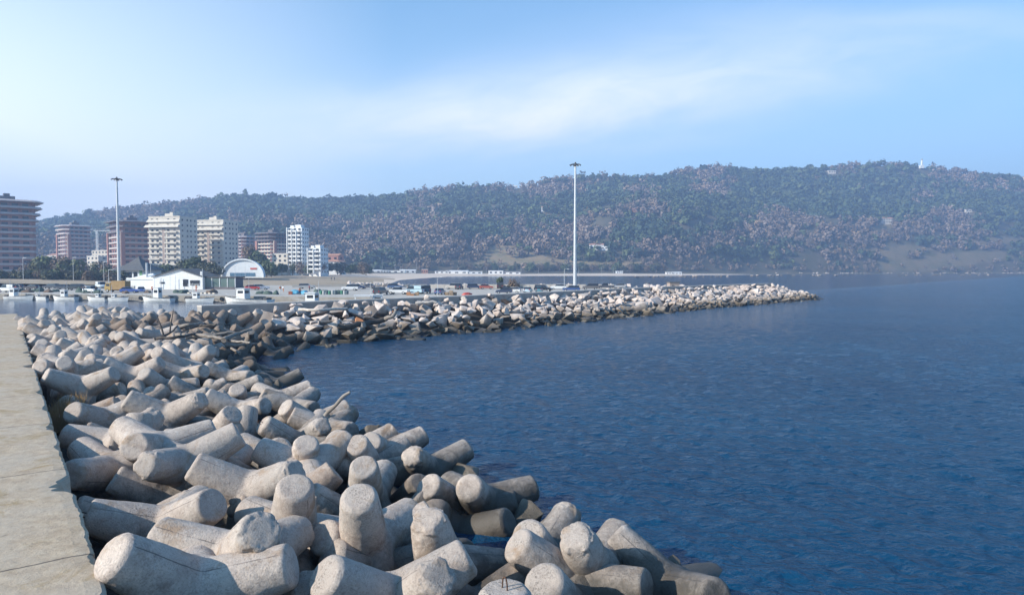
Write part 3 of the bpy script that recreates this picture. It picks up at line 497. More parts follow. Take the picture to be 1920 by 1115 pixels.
SIM=[[-36.78, 66.84, 2.09, -0.979, 0.195, 0.044, -0.045], [-42.82, 68.22, 2.22, 0.183, 0.784, -0.592, -0.026], [-27.98, 66.84, 2.41, 0.356, 0.087, -0.53, 0.765], [-43.41, 71.71, 2.29, -0.939, 0.289, 0.185, 0.018], [-34.19, 61.05, 2.24, 0.115, 0.613, -0.204, 0.754], [-40.88, 69.51, 2.17, 0.09, 0.157, -0.657, -0.732], [-25.41, 66.23, 1.93, 0.077, 0.529, 0.838, 0.108], [-36.85, 59.9, 2.35, 0.471, 0.849, -0.009, 0.239], [-27.47, 63.32, 2.12, 0.596, -0.329, -0.657, -0.326], [-32.66, 59.68, 2.03, 0.368, -0.919, 0.099, 0.096], [-41.09, 62.54, 1.93, 0.733, 0.504, 0.293, 0.35], [-36.62, 62.36, 1.9, 0.416, -0.283, -0.832, -0.234], [-26.45, 65.03, 2.03, -0.303, 0.025, -0.15, -0.941], [-33.38, 62.25, 2.0, 0.72, 0.361, 0.243, -0.541], [-29.33, 65.01, 2.02, 0.307, -0.653, -0.126, -0.681], [-30.83, 62.47, 2.11, -0.491, -0.781, 0.385, 0.024], [-40.13, 58.28, 1.93, 0.267, -0.298, 0.715, -0.573], [-43.1, 63.52, 2.0, 0.38, 0.666, -0.627, -0.138], [-38.82, 67.15, 2.15, 0.287, 0.937, -0.054, 0.191], [-32.79, 63.13, 1.83, 0.715, 0.671, 0.076, 0.179], [-30.52, 63.96, 1.82, -0.505, -0.465, 0.646, -0.335], [-41.57, 59.66, 1.94, 0.365, 0.179, 0.571, 0.713], [-39.1, 60.06, 1.79, 0.022, 0.888, -0.454, -0.073], [-38.03, 64.3, 1.94, 0.482, 0.202, 0.759, -0.388], [-43.8, 65.3, 1.76, 0.663, 0.103, 0.174, 0.721], [-28.58, 63.47, 1.81, 0.094, 0.507, 0.588, -0.623], [-29.63, 59.79, 1.88, -0.169, -0.073, 0.646, -0.741], [-36.33, 64.62, 1.84, -0.742, 0.547, -0.166, 0.351], [-38.39, 55.14, 1.82, -0.585, -0.216, 0.775, -0.103], [-34.45, 65.87, 1.69, -0.211, 0.723, 0.047, -0.656], [-32.98, 56.05, 2.0, 0.101, -0.237, -0.95, -0.178], [-42.74, 70.38, 1.69, -0.262, -0.787, 0.494, -0.259], [-38.12, 62.61, 1.88, -0.306, 0.781, -0.519, -0.165], [-24.37, 69.02, 1.78, 0.525, -0.064, 0.61, 0.59], [-40.56, 63.89, 1.68, 0.144, -0.301, 0.641, -0.692], [-38.53, 56.47, 1.63, -0.383, -0.023, -0.758, 0.528], [-32.95, 58.59, 1.71, 0.071, -0.33, -0.941, -0.009], [-38.18, 58.67, 1.69, 0.621, -0.637, 0.072, -0.451], [-38.54, 65.63, 1.69, -0.774, -0.101, 0.055, 0.623], [-27.91, 60.84, 1.98, 0.126, 0.827, 0.451, 0.31], [-49.88, 72.57, 1.64, 0.623, 0.088, 0.226, 0.743], [-31.11, 61.38, 1.94, -0.518, 0.282, -0.805, 0.054], [-36.4, 70.01, 1.69, -0.882, -0.055, -0.019, -0.468], [-42.47, 61.73, 1.69, -0.481, 0.603, -0.046, 0.635], [-37.36, 57.45, 1.62, -0.158, 0.082, -0.153, 0.972], [-40.19, 61.49, 1.68, -0.978, -0.054, 0.003, 0.2], [-40.5, 65.73, 1.94, 0.466, -0.837, 0.262, 0.117], [-34.58, 59.2, 1.54, -0.237, -0.592, 0.765, -0.09], [-42.56, 66.58, 1.69, 0.72, -0.037, 0.632, 0.286], [-37.14, 54.33, 1.73, 0.397, -0.593, -0.011, -0.7], [-34.96, 53.19, 1.83, -0.728, 0.116, 0.364, -0.569], [-35.56, 68.1, 1.69, -0.404, 0.488, 0.56, -0.534], [-34.58, 56.79, 1.58, -0.024, -0.781, 0.621, -0.054], [-47.39, 67.31, 1.56, -0.34, 0.576, 0.347, 0.658], [-29.27, 53.16, 1.59, -0.297, -0.218, 0.574, -0.731], [-29.92, 56.79, 1.82, 0.937, -0.287, -0.194, -0.05], [-35.67, 58.37, 1.57, 0.353, -0.657, 0.4, 0.533], [-34.66, 63.0, 1.69, -0.538, -0.322, 0.49, -0.605], [-26.66, 48.11, 1.75, 0.421, -0.085, -0.866, -0.255], [-26.78, 51.19, 2.03, 0.458, -0.441, 0.762, -0.125], [-28.24, 50.53, 1.87, -0.489, 0.432, -0.738, 0.172], [-38.72, 69.41, 1.69, -0.459, -0.036, 0.275, -0.844], [-40.96, 71.61, 1.69, -0.06, -0.31, -0.758, 0.571], [-27.32, 58.78, 1.46, 0.215, 0.807, -0.527, 0.158], [-32.51, 51.24, 1.55, 0.774, 0.307, 0.503, 0.231], [-30.91, 58.83, 1.46, 0.661, -0.596, -0.299, 0.345], [-40.24, 67.98, 1.69, -0.156, 0.106, 0.959, 0.213], [-32.06, 54.7, 1.37, -0.015, -0.676, -0.326, -0.661], [-27.85, 65.35, 1.39, 0.034, 0.386, 0.916, 0.106], [-31.99, 60.8, 1.46, 0.336, 0.157, 0.565, 0.737], [-30.49, 55.41, 1.33, 0.674, -0.075, -0.005, 0.735], [-35.15, 51.26, 1.49, 0.52, -0.174, -0.588, 0.594], [-33.67, 50.46, 1.49, 0.244, 0.784, -0.023, 0.571], [-27.77, 62.15, 1.3, 0.058, 0.381, 0.919, 0.082], [-29.89, 61.36, 1.33, -0.563, -0.356, 0.672, -0.324], [-34.2, 54.69, 1.4, 0.511, 0.596, 0.266, -0.559], [-24.7, 38.81, 1.36, 0.499, -0.831, 0.245, -0.025], [-32.08, 52.79, 1.3, 0.737, 0.094, -0.668, 0.026], [-35.92, 56.04, 1.44, 0.578, 0.643, -0.489, 0.117], [-20.27, 40.46, 1.54, 0.732, -0.595, 0.055, -0.327], [-28.62, 45.38, 1.43, 0.253, -0.587, -0.529, 0.558], [-30.5, 49.37, 1.36, -0.713, -0.103, -0.041, 0.692], [-27.2, 41.18, 1.62, 0.755, 0.121, 0.505, 0.401], [-36.28, 61.12, 1.68, -0.685, 0.504, -0.001, 0.527], [-29.76, 47.81, 1.17, -0.894, -0.425, -0.121, -0.073], [-26.6, 67.47, 1.45, 0.115, 0.461, 0.843, -0.253], [-27.08, 39.92, 1.31, 0.792, 0.036, 0.024, 0.609], [-21.14, 43.77, 1.23, 0.842, 0.248, 0.4, -0.264], [-23.94, 50.07, 1.49, 0.419, 0.347, -0.199, -0.815], [-19.42, 41.84, 1.44, -0.707, 0.01, -0.227, -0.67], [-25.73, 52.04, 1.18, 0.125, 0.403, -0.906, 0.038], [-23.23, 41.97, 1.35, 0.325, -0.145, -0.599, 0.717], [-44.35, 68.39, 1.51, -0.309, -0.82, 0.131, -0.463], [-32.46, 48.02, 1.14, 0.245, -0.363, 0.845, -0.307], [-28.55, 42.72, 1.19, -0.006, 0.58, 0.53, 0.619], [-25.36, 56.88, 1.13, 0.913, 0.165, -0.028, -0.372], [-49.15, 70.87, 1.1, 0.534, -0.653, -0.426, 0.327], [-26.58, 60.06, 1.33, -0.049, 0.369, 0.861, 0.345], [-31.91, 57.04, 1.22, 0.502, -0.459, 0.715, 0.162], [-36.3, 52.93, 1.26, -0.617, 0.058, -0.024, 0.785], [-44.51, 63.52, 1.17, 0.062, 0.532, 0.843, -0.047], [-24.59, 55.5, 1.14, 0.467, -0.018, -0.055, -0.883], [-27.87, 47.32, 1.07, 0.097, -0.678, -0.341, 0.643], [-31.87, 46.61, 1.05, 0.263, -0.706, 0.642, -0.143], [-44.5, 72.85, 1.21, -0.563, 0.779, -0.147, -0.233], [-22.6, 43.75, 1.04, -0.309, -0.099, -0.472, -0.82], [-30.45, 44.99, 1.15, 0.412, 0.36, 0.773, -0.32], [-24.71, 46.61, 1.27, 0.448, 0.664, -0.45, 0.395], [-21.13, 41.55, 1.05, 0.628, -0.61, -0.174, -0.451], [-26.19, 42.07, 1.02, 0.231, 0.066, -0.657, 0.715], [-28.96, 54.24, 1.14, 0.093, 0.365, -0.923, -0.073], [-22.61, 48.06, 1.19, 0.255, -0.872, 0.135, 0.396], [-48.5, 74.08, 0.94, -0.119, 0.301, -0.926, 0.194], [-24.23, 40.63, 1.04, 0.561, -0.045, 0.004, 0.827], [-25.05, 37.32, 0.93, 0.642, -0.189, -0.735, -0.105], [-33.7, 49.11, 0.94, -0.322, -0.521, -0.503, -0.609], [-33.79, 52.57, 1.07, -0.147, 0.183, -0.971, 0.045], [-28.78, 58.49, 1.04, -0.08, -0.66, 0.196, -0.721], [-25.02, 43.7, 1.15, 0.791, -0.505, -0.279, -0.205], [-45.09, 70.38, 0.94, 0.401, -0.192, 0.212, -0.87], [-24.05, 61.88, 1.09, 0.412, 0.562, 0.496, 0.518], [-24.56, 67.27, 0.96, -0.099, -0.629, -0.723, -0.268], [-31.76, 50.22, 1.22, -0.201, -0.073, 0.957, 0.196], [-25.39, 45.43, 1.06, 0.034, -0.751, -0.115, -0.65], [-47.16, 71.49, 0.94, -0.551, 0.719, -0.366, 0.214], [-30.6, 46.32, 0.93, 0.93, -0.008, 0.063, -0.361], [-28.33, 49.31, 0.93, 0.737, 0.599, 0.189, -0.25], [-22.58, 68.88, 0.88, -0.572, -0.448, 0.459, -0.511], [-45.71, 67.46, 0.94, -0.076, 0.206, -0.967, 0.128], [-26.01, 54.05, 1.26, 0.866, -0.298, -0.389, -0.104], [-30.44, 52.81, 0.93, 0.11, -0.981, 0.157, 0.007], [-46.19, 73.11, 1.19, -0.203, 0.574, 0.627, 0.485], [-24.02, 64.72, 0.95, 0.722, -0.279, -0.545, 0.321], [-22.81, 53.46, 1.05, -0.254, 0.245, -0.086, 0.932], [-47.54, 68.89, 0.94, -0.61, -0.609, 0.486, 0.144], [-29.51, 43.85, 0.94, -0.25, 0.094, -0.085, -0.96], [-25.8, 39.52, 0.92, 0.277, -0.009, 0.633, 0.723], [-23.44, 36.52, 0.93, 0.973, -0.164, -0.072, -0.146], [-25.98, 64.05, 0.76, 0.228, -0.202, -0.596, 0.743], [-27.19, 43.17, 0.92, 0.59, -0.47, -0.496, -0.431], [-27.45, 52.68, 0.82, -0.836, 0.039, -0.278, -0.471], [-25.08, 49.17, 0.94, 0.197, 0.834, -0.516, 0.016], [-23.34, 58.44, 1.11, -0.337, -0.232, 0.354, -0.841], [-20.51, 68.29, 0.73, 0.118, -0.259, 0.94, -0.189], [-45.23, 65.48, 0.94, -0.272, 0.122, -0.776, 0.556], [-26.14, 62.11, 0.81, 0.666, 0.33, 0.527, 0.413], [-51.18, 72.95, 0.94, 0.574, -0.475, 0.661, 0.089], [-29.61, 50.99, 0.95, 0.479, 0.553, 0.159, -0.663], [-23.17, 50.94, 0.68, -0.295, -0.29, 0.494, 0.765], [-26.39, 50.14, 0.67, 0.593, 0.619, -0.132, -0.498], [-24.29, 42.91, 0.79, 0.661, 0.251, -0.618, 0.344], [-26.9, 55.17, 0.66, 0.079, 0.796, -0.597, 0.065], [-28.54, 56.62, 1.11, 0.4, -0.395, 0.146, -0.814], [-22.62, 40.42, 0.73, 0.393, -0.466, 0.744, -0.271], [-23.61, 45.04, 0.43, 0.074, 0.132, 0.697, -0.7], [-26.51, 57.75, 0.48, -0.138, 0.879, 0.427, -0.163], [-16.6, 40.11, 0.64, 0.405, 0.236, -0.343, 0.814], [-27.03, 45.54, 0.89, 0.208, -0.271, 0.373, 0.863], [-24.65, 53.95, 0.37, -0.979, 0.074, 0.16, 0.098], [-24.13, 60.44, 0.36, 0.734, -0.128, -0.633, 0.208], [-19.96, 39.81, 0.43, -0.033, -0.369, -0.929, 0.018], [-22.98, 65.77, 0.23, 0.266, -0.638, 0.132, -0.711], [-20.36, 44.52, 0.17, -0.527, 0.374, -0.629, -0.432], [-24.78, 47.7, 0.41, 0.166, 0.713, 0.558, 0.39], [-25.65, 60.36, 0.26, -0.221, 0.16, 0.635, -0.723], [-21.9, 49.01, 0.21, -0.919, 0.185, 0.233, 0.258], [-16.86, 36.26, 0.18, -0.162, -0.015, -0.067, -0.984], [-20.74, 42.53, 0.12, -0.893, 0.035, -0.17, -0.416], [-24.16, 63.32, 0.1, 0.579, -0.53, 0.525, -0.33], [-16.84, 44.86, -0.07, 0.192, 0.319, 0.689, -0.622], [-24.45, 57.54, -0.04, -0.609, -0.242, -0.395, -0.644], [-21.23, 54.81, 0.07, -0.422, 0.896, -0.069, -0.119], [-22.89, 62.14, -0.12, 0.577, -0.336, -0.158, -0.728], [-21.7, 63.55, 0.2, 0.456, -0.626, 0.613, 0.159], [-20.85, 46.13, -0.01, 0.768, -0.601, -0.223, -0.001], [-24.24, 52.08, 0.09, -0.41, -0.555, 0.147, 0.709], [-21.15, 59.44, -0.13, 0.395, 0.802, -0.438, -0.095], [-20.83, 51.28, -0.03, 0.737, 0.535, 0.258, -0.323], [-20.65, 67.01, -0.2, 0.138, 0.827, 0.512, 0.187], [-21.31, 65.32, -0.03, -0.661, 0.479, 0.358, 0.453], [-22.32, 57.73, -0.24, 0.64, -0.619, 0.402, -0.213], [-18.88, 68.71, -0.31, 0.625, 0.157, 0.356, 0.677], [-23.6, 55.54, -0.18, -0.082, -0.754, -0.038, -0.651], [-17.31, 38.67, -0.14, 0.161, 0.093, -0.595, 0.782], [-22.1, 50.48, -0.4, -0.23, -0.728, -0.233, -0.602], [-20.15, 57.41, -0.35, 0.514, 0.495, 0.294, -0.637], [-19.65, 47.65, 0.15, 0.623, -0.01, -0.457, 0.635], [-22.06, 53.51, -0.49, 0.648, -0.693, -0.154, 0.276], [-14.63, 42.17, -0.19, -0.352, -0.224, 0.808, 0.415], [-14.02, 36.89, -0.56, 0.107, -0.204, 0.95, -0.211], [-17.6, 48.33, -0.42, -0.076, -0.491, -0.64, 0.586], [-18.04, 65.42, -0.57, 0.606, 0.118, 0.295, 0.729], [-14.72, 40.1, -0.54, 0.093, -0.63, 0.237, 0.734], [-20.25, 63.06, -0.59, 0.191, -0.169, 0.917, -0.307], [-19.41, 54.91, -0.69, -0.535, -0.641, -0.046, 0.549], [-15.9, 69.38, -0.72, 0.286, 0.537, 0.714, -0.345], [-16.61, 42.99, -0.54, 0.121, -0.06, -0.673, 0.727], [-16.16, 41.03, -0.53, -0.174, -0.421, 0.366, 0.812], [-18.76, 43.7, -0.45, -0.864, -0.187, -0.454, -0.11], [-21.32, 56.3, -0.77, 0.378, -0.044, -0.914, -0.142], [-19.4, 61.32, -0.75, -0.256, -0.854, 0.214, -0.4], [-7.98, 21.21, 0.15, 0.602, 0.529, 0.478, 0.361], [-15.73, 28.18, 0.47, 0.201, -0.27, 0.29, 0.896], [-9.44, 17.16, 0.41, -0.296, -0.088, 0.183, -0.933], [-18.67, 34.08, 0.1, 0.045, -0.85, -0.215, -0.478], [-9.73, 24.17, 0.17, 0.797, -0.373, 0.086, -0.467], [-14.23, 25.13, 0.4, -0.915, 0.312, 0.236, -0.1], [-16.39, 30.24, 0.17, -0.206, -0.572, -0.676, -0.415], [-11.69, 23.69, 0.6, -0.862, 0.345, 0.37, 0.036], [-18.71, 29.33, 0.56, -0.337, -0.812, 0.466, -0.102], [-6.42, 15.28, 0.12, -0.177, 0.666, -0.715, 0.117], [-14.08, 29.6, 0.26, 0.81, 0.309, 0.255, -0.429], [-20.33, 35.58, 0.09, 0.444, -0.537, 0.328, 0.639], [-7.77, 19.39, 0.18, 0.397, 0.905, 0.049, 0.144], [-6.4, 19.11, 0.25, -0.642, 0.39, 0.511, -0.418], [-4.28, 13.41, 0.09, 0.127, -0.133, -0.611, 0.77], [-17.86, 32.13, 0.43, 0.163, -0.921, -0.262, 0.238], [-10.42, 28.65, -0.01, -0.207, -0.36, 0.6, 0.684], [-0.78, 13.92, -0.1, -0.364, 0.622, 0.433, 0.541], [-6.87, 24.12, -0.2, -0.454, 0.838, 0.21, -0.218], [-15.39, 34.95, 0.03, 0.005, 0.322, -0.253, -0.912], [-3.57, 21.21, -0.48, 0.719, 0.044, -0.092, -0.687], [-2.19, 17.23, -0.27, -0.237, -0.866, 0.036, -0.438], [-8.86, 30.81, -0.65, 0.1, -0.276, 0.94, -0.175], [-12.58, 32.79, -0.24, -0.481, 0.486, -0.729, 0.022], [-5.86, 28.34, -0.92, -0.491, -0.47, -0.44, 0.587]]
# ================================================================ ARMOUR UNITS
LG=[Vector(v).normalized() for v in ((1,1,1),(-1,-1,1),(-1,1,-1),(1,-1,-1))]
TL=1.95
def tetra_mesh(seed,vox):
    rs=random.Random(seed); bm=bmesh.new()
    for d in LG:
        q=d.to_track_quat('Z','Y').to_matrix().to_4x4(); rt=.42*rs.uniform(.97,1.03); ch=rs.uniform(.03,.10)
        prof=[(0,.66),(TL-ch,rt+.02),(TL,rt-ch*rs.uniform(.5,.9))]; seg=8 if rs.random()<.25 else 36
        rings=[]
        for h_,r_ in [(0,.64),(.9,.55),(TL-ch,rt+.02)]: rings.append([bm.verts.new(q@Vector((r_*math.cos(2*math.pi*k/36),r_*math.sin(2*math.pi*k/36),h_))) for k in range(36)])
        r_=prof[2][1]; tp=[]
        for k in range(36):
            a=2*math.pi*k/36; rr=r_
            if seg==8: b=(a%(math.pi/4))-math.pi/8; rr=r_*math.cos(math.pi/8)/math.cos(b)
            tp.append(bm.verts.new(q@Vector((rr*math.cos(a),rr*math.sin(a),TL))))
        rings.append(tp)
        for A,B in zip(rings[:-1],rings[1:]):
            for k in range(36): bm.faces.new((A[k],A[(k+1)%36],B[(k+1)%36],B[k]))
        bm.faces.new(list(reversed(rings[0]))); bm.faces.new(rings[-1])
    bmesh.ops.create_icosphere(bm,subdivisions=3,radius=.74)
    me=bpy.data.meshes.new('tetrapod_src'); bm.to_mesh(me); bm.free(); o=bpy.data.objects.new('tmp',me); C.objects.link(o)
    md=o.modifiers.new('r','REMESH'); md.mode='VOXEL'; md.voxel_size=vox
    dg=bpy.context.evaluated_depsgraph_get(); out=bpy.data.meshes.new_from_object(o.evaluated_get(dg)); bpy.data.objects.remove(o); 
    bm=bmesh.new(); bm.from_mesh(out); sel=[v for v in bm.verts if v.co.length<1.2]
    for _ in range(7): bmesh.ops.smooth_vert(bm,verts=sel,factor=.5,use_axis_x=True,use_axis_y=True,use_axis_z=True)
    off=Vector((seed*7.1,seed*3.3,0)); worn=[rs.random() if rs.random()<.5 else 0 for _ in LG]
    for v in bm.verts:
        p=v.co; li=max(range(4),key=lambda i:p.dot(LG[i])); a=p.dot(LG[li]); r=(p-LG[li]*a).length
        n1=noise.fractal(p*1.3+off,1,2,3); disp=.011*n1+.006*noise.noise(p*7+off)
        edge=max(0,min(1,(a-1.45)/.45))*max(0,min(1,(r-.22)/.2))
        if edge>0:
            k=noise.fractal(p*2.7+off,1,2,4)
            if k>.05-.25*worn[li]: disp-=edge*min(.07,(k-.05+.25*worn[li])*(.03+.16*worn[li]**3))
        v.co=p+v.normal*disp
    bm.to_mesh(out); bm.free(); out.materials.clear(); out.materials.append(bpy.data.materials['armour_concrete'])
    out.polygons.foreach_set('use_smooth',[True]*len(out.polygons)); out.set_sharp_from_angle(angle=math.radians(38)); out.name='tetrapod'; return out
TM=[tetra_mesh(i,.042) for i in range(6)]; TML=[tetra_mesh(i+20,.085) for i in range(4)]
ZONES={}
def loop_part(parent,leg):
    b=MB(); d=LG[leg]; q=d.to_track_quat('Z','Y'); P=[]
    for k in range(11):
        a=math.pi*k/10; P.append(q@Vector(((.06)*math.cos(a),0,TL-.03+.24*math.sin(a)**.6+.0)))
    P=[q@Vector((.06,0,TL-.12))]+P+[q@Vector((-.06,0,TL-.12))]
    b.tube(P,.013,6); o=b.build('lifting_loop',M_iron,parent,True); return o
def put_tetra(p,mesh,label,group=None):
    o=bpy.data.objects.new('tetrapod',mesh); C.objects.link(o); o.rotation_mode='QUATERNION'; o.location=p[:3]; o.rotation_quaternion=Quaternion(p[3:7]).normalized(); o.scale=(.9,.9,.9)
    tag(o,label,'tetrapod',group); return o
FL={
'A':'speckled pitted tetrapod in a wide V, closest to the crumbling walkway corner','B':'rough chipped tetrapod half hidden behind the large speckled V-shaped one',
'C':'tetrapod with one great round end and brown stain, pointing at the viewer near the walkway','D':'tetrapod with a round cracked end, dark leg reaching under the walkway edge',
'E':'long pale tetrapod lying in walkway shadow with legs spread almost straight','F':'faceted tetrapod end wedged between the long pale one and the octagonal one',
'G':'octagonal-ended tetrapod with bright left-facing facet','I':'lumpy lime-streaked tetrapod leg right behind the great round end',
'J':'dark tetrapod with brown-stained stub, beside the walkway above the long pale one','J2':'small round tetrapod end showing between the stained stub and the long pale one',
'K':'tetrapod with iron loop on a round lit end and one leg standing upright','K2':'tetrapod with a domed leg standing just right of the looped upright pair',
'M':'tetrapod with lit round end beside the dry grass tuft','N':'long seamed tetrapod leg rising right, in the middle of the field',
'N1':'tetrapod with pale round end crossing the long seamed leg','P':'tetrapod with a round face between dark left leg and seamed right leg',
'Q':'dark tetrapod with a sharp left corner touching the walkway edge','R':'round white-flecked tetrapod end near the walkway','R2':'tetrapod with iron spike beside the white-flecked round end',
'S':'tetrapod with a flat pale disc end facing left, mid field','Tt':'large seamed tetrapod with flat left disc and curved back, mid field','U':'tetrapod leg rising behind the large seamed curved one',
'V':'greenish tetrapod with a white bird-dropping streak','W':'pale tetrapod with a long seamed leg pointing at the cove','X':'short upright dome-ended tetrapod below the one pointing at the cove',
'X2':'low rounded tetrapod left of the short upright dome','Y':'tetrapod with rusty hook on its round face near the water','Z':'tetrapod with a short leg pointing right below the hooked round face',
'AA':'broken-topped tetrapod with a jagged white fracture','BB':'tetrapod leg behind the fractured one at the water edge','CC':'big tetrapod with iron loop, lying above the shaded round end',
'CC2':'domed tetrapod leg rising behind the big one with the iron loop','WW2':'domed tetrapod leg behind the flat white end by the water','DD':'upright tetrapod leg with a faint vertical seam in mid field','EE':'small tan tetrapod end between the shaded round end and the seamed upright leg','FF':'tetrapod with rough crusted leg end lying toward the right',
'FF2':'pinkish round tetrapod end directly below the seamed upright leg','GG':'tetrapod with half-shaded upright leg and two long arms','HH':'flat-topped upright tetrapod, the tidy truncated cone near the centre',
'II':'tetrapod lying behind the flat-topped upright one','JJ':'low rounded tetrapod in front of the flat-topped upright one','KK':'tetrapod with a flat sunlit left end and long seam, lower centre',
'LL':'tetrapod with a broad leaning upright leg and an arm to the right','MM':'dark-speckled round tetrapod tip at the bottom edge, centre','NN':'black-speckled tetrapod with an iron loop at the bottom edge',
'OO':'tetrapod with blunt left end and shadowed near leg, close to the sea','PP':'straight tetrapod with a crisp right end just above the water','QQ':'bright crusted tetrapod in a wide V at the bottom right',
'RR':'flat round tetrapod end carrying an upright iron loop','SS':'pointed white tetrapod tip at the bottom edge beside the looped flat end','TT':'rust-spotted round tetrapod leg standing by the sea',
'UU':'seaward-most tetrapod with a broken upright tip and long cracked arm','VV':'rounded tetrapod end peeping over the bright crusted V','WW':'tetrapod with flat white left end, domed leg and long right arm by the water',
'XX':'upright leaning tetrapod leg in front of the flat white end','YY':'grey tetrapod tip behind the crisp-ended one at the water','ZZ':'speckled tetrapod tip at the waterline beside a black wet rock',
'a1':'small cylindrical tetrapod leg at the waterline below the driftwood branch','a2':'small dark tetrapod leg left of the domed leg by the water','a3':'grey tetrapod leg tilted at the waterline beside black rock',
'a4':'short tetrapod end right of the streaked greenish one','a5':'flat pale tetrapod disc left of the streaked greenish one'}
LOOPS={'K':0,'Y':0,'CC':0,'RR':0,'C':1,'a5':0}
for i,(nm,*p) in enumerate(FIT):
    o=put_tetra(p,TM[(i*5+i//6)%6] if p[1]<26 else TML[i%4] if p[1]>36 else TM[i%6],FL[nm],'concrete tetrapods armouring the walkway side')
    if nm in LOOPS: loop_part(o,LOOPS[nm])
ZL={'gap':'shadowed tetrapod wedged down in the gaps between the large ones','walk':'tetrapod in the row packed along the walkway edge, mid field to far end','skyline':'tetrapod in the far row outlined against the harbour water',
 'cove':'dark damp tetrapod in the jumble around the corner of the cove','wall':'weathered tetrapod in the heap below the start of the seawall','mid':'pale grey tetrapod in the middle of the far heap','shore':'tetrapod low at the water line along the left shore'}
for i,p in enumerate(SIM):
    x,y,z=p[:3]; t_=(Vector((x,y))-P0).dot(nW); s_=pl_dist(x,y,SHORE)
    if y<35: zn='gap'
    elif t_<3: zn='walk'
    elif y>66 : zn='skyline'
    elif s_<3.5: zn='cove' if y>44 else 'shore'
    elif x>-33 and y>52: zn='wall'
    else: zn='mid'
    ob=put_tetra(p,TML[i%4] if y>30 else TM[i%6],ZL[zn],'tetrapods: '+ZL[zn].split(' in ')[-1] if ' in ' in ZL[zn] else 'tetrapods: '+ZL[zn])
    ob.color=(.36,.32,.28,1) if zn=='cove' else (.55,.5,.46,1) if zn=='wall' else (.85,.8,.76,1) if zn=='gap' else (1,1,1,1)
# ================================================================ BOULDERS
def rock_mesh(seed,slab,mat,sub=2):
    rs=random.Random(seed); bm=bmesh.new(); dims=(1,rs.uniform(.62,.95),rs.uniform(.3,.45) if slab else rs.uniform(.55,.85))
    for _ in range(10 if not slab else 12):
        v=Vector([rs.uniform(-1,1) for _ in range(3)]); m_=max(abs(c) for c in v); v/=m_**.75*v.length**.25
        bm.verts.new((v.x*dims[0]*.8,v.y*dims[1]*.8,v.z*dims[2]*.8))
    r=bmesh.ops.convex_hull(bm,input=bm.verts); bmesh.ops.delete(bm,geom=[g for g in r['geom_interior'] if isinstance(g,bmesh.types.BMVert)]+[g for g in r['geom_unused'] if isinstance(g,bmesh.types.BMVert)],context='VERTS')
    bmesh.ops.dissolve_limit(bm,angle_limit=math.radians(14),verts=bm.verts,edges=bm.edges)
    bmesh.ops.bevel(bm,geom=list(bm.edges),offset=.035,segments=1,affect='EDGES',clamp_overlap=True); bmesh.ops.triangulate(bm,faces=bm.faces)
    bmesh.ops.subdivide_edges(bm,edges=bm.edges,cuts=sub,use_grid_fill=True)
    off=Vector((seed*3.7,0,seed))
    for v in bm.verts: v.co+=v.co.normalized()*(.06*noise.fractal(v.co*2.1+off,1,2,4)+.025*noise.noise(v.co*7+off))
    bmesh.ops.recalc_face_normals(bm,faces=bm.faces); me=bpy.data.meshes.new('boulder'); bm.to_mesh(me); bm.free(); me.materials.append(mat)
    me.polygons.foreach_set('use_smooth',[True]*len(me.polygons)); me.set_sharp_from_angle(angle=math.radians(22)); return me
RK=[rock_mesh(i,i%3==2,M_rock) for i in range(14)]; RR_=[rock_mesh(50+i,False,M_rust) for i in range(2)]
def place_rocks():
    rs=random.Random(3); pts=[]
    for k in range(60000):
        s=rs.uniform(-6,WL+12); t_=rs.uniform(.3,SEAOFF(s)+1.4)
        p,d,nn,zt=wall_pt(max(0,min(s,WL)))
        if s<0: p=p+d*s
        if s>WL:
            a=math.asin(min(1,(s-WL)/12))*1.7; a=rs.uniform(0,2.2); dr=nn*math.cos(a)+d*math.sin(a)*1.6; q=p+dr*t_
        else: q=p+nn*t_
        if s<(6.5+rs.uniform(-1.5,1.5) if t_<4.5 else 10+rs.uniform(-3,3)): continue
        sz=rs.uniform(.75,1.55)
        if rs.random()<.12: sz*=1.3
        if any((q.x-a)**2+(q.y-b)**2<((sz+c)*.62)**2 for a,b,c,*_ in pts[-900:]): continue
        f=t_/SEAOFF(s); z=3.2-.3*rs.random()-(3.45)*f**1.0 
        pts.append((q.x,q.y,sz,z,f,s))
        if len(pts)>1050: break
    extra=[]
    for (x,y,sz,z,f,s) in pts:
        if f<.85 and rs.random()<.42: extra.append((x+rs.uniform(-.8,.8),y+rs.uniform(-.8,.8),rs.uniform(.4,.8),z+sz*.62,f,s))
    return pts+extra
RP=place_rocks(); RP.sort(key=lambda r:r[1]/r[2]); print('rocks',len(RP))
stuffV=[];stuffF=[];nb=0; rs=random.Random(8)
def rot_rand(f): return (rs.uniform(-.5,.5),rs.uniform(-.5,.5),rs.uniform(0,6.28))
RM=[rock_mesh(80+i,i%3==1,M_rock,1) for i in range(8)]; RMV=[(np.array([v.co[:] for v in m.vertices]),[tuple(p.vertices) for p in m.polygons]) for m in RM]
def add_stuff(V,Fc,x,y,z,sz,e):
    k=rs.randrange(8); vv,ff=RMV[k]; R=np.array(Matrix.Rotation(e[2],3,'Z')@Matrix.Rotation(e[1],3,'Y')@Matrix.Rotation(e[0],3,'X'))
    b=sum(len(a) for a in V); V.append(vv@R.T*sz+np.array([x,y,z])); Fc+= [tuple(i+b for i in f) for f in ff]
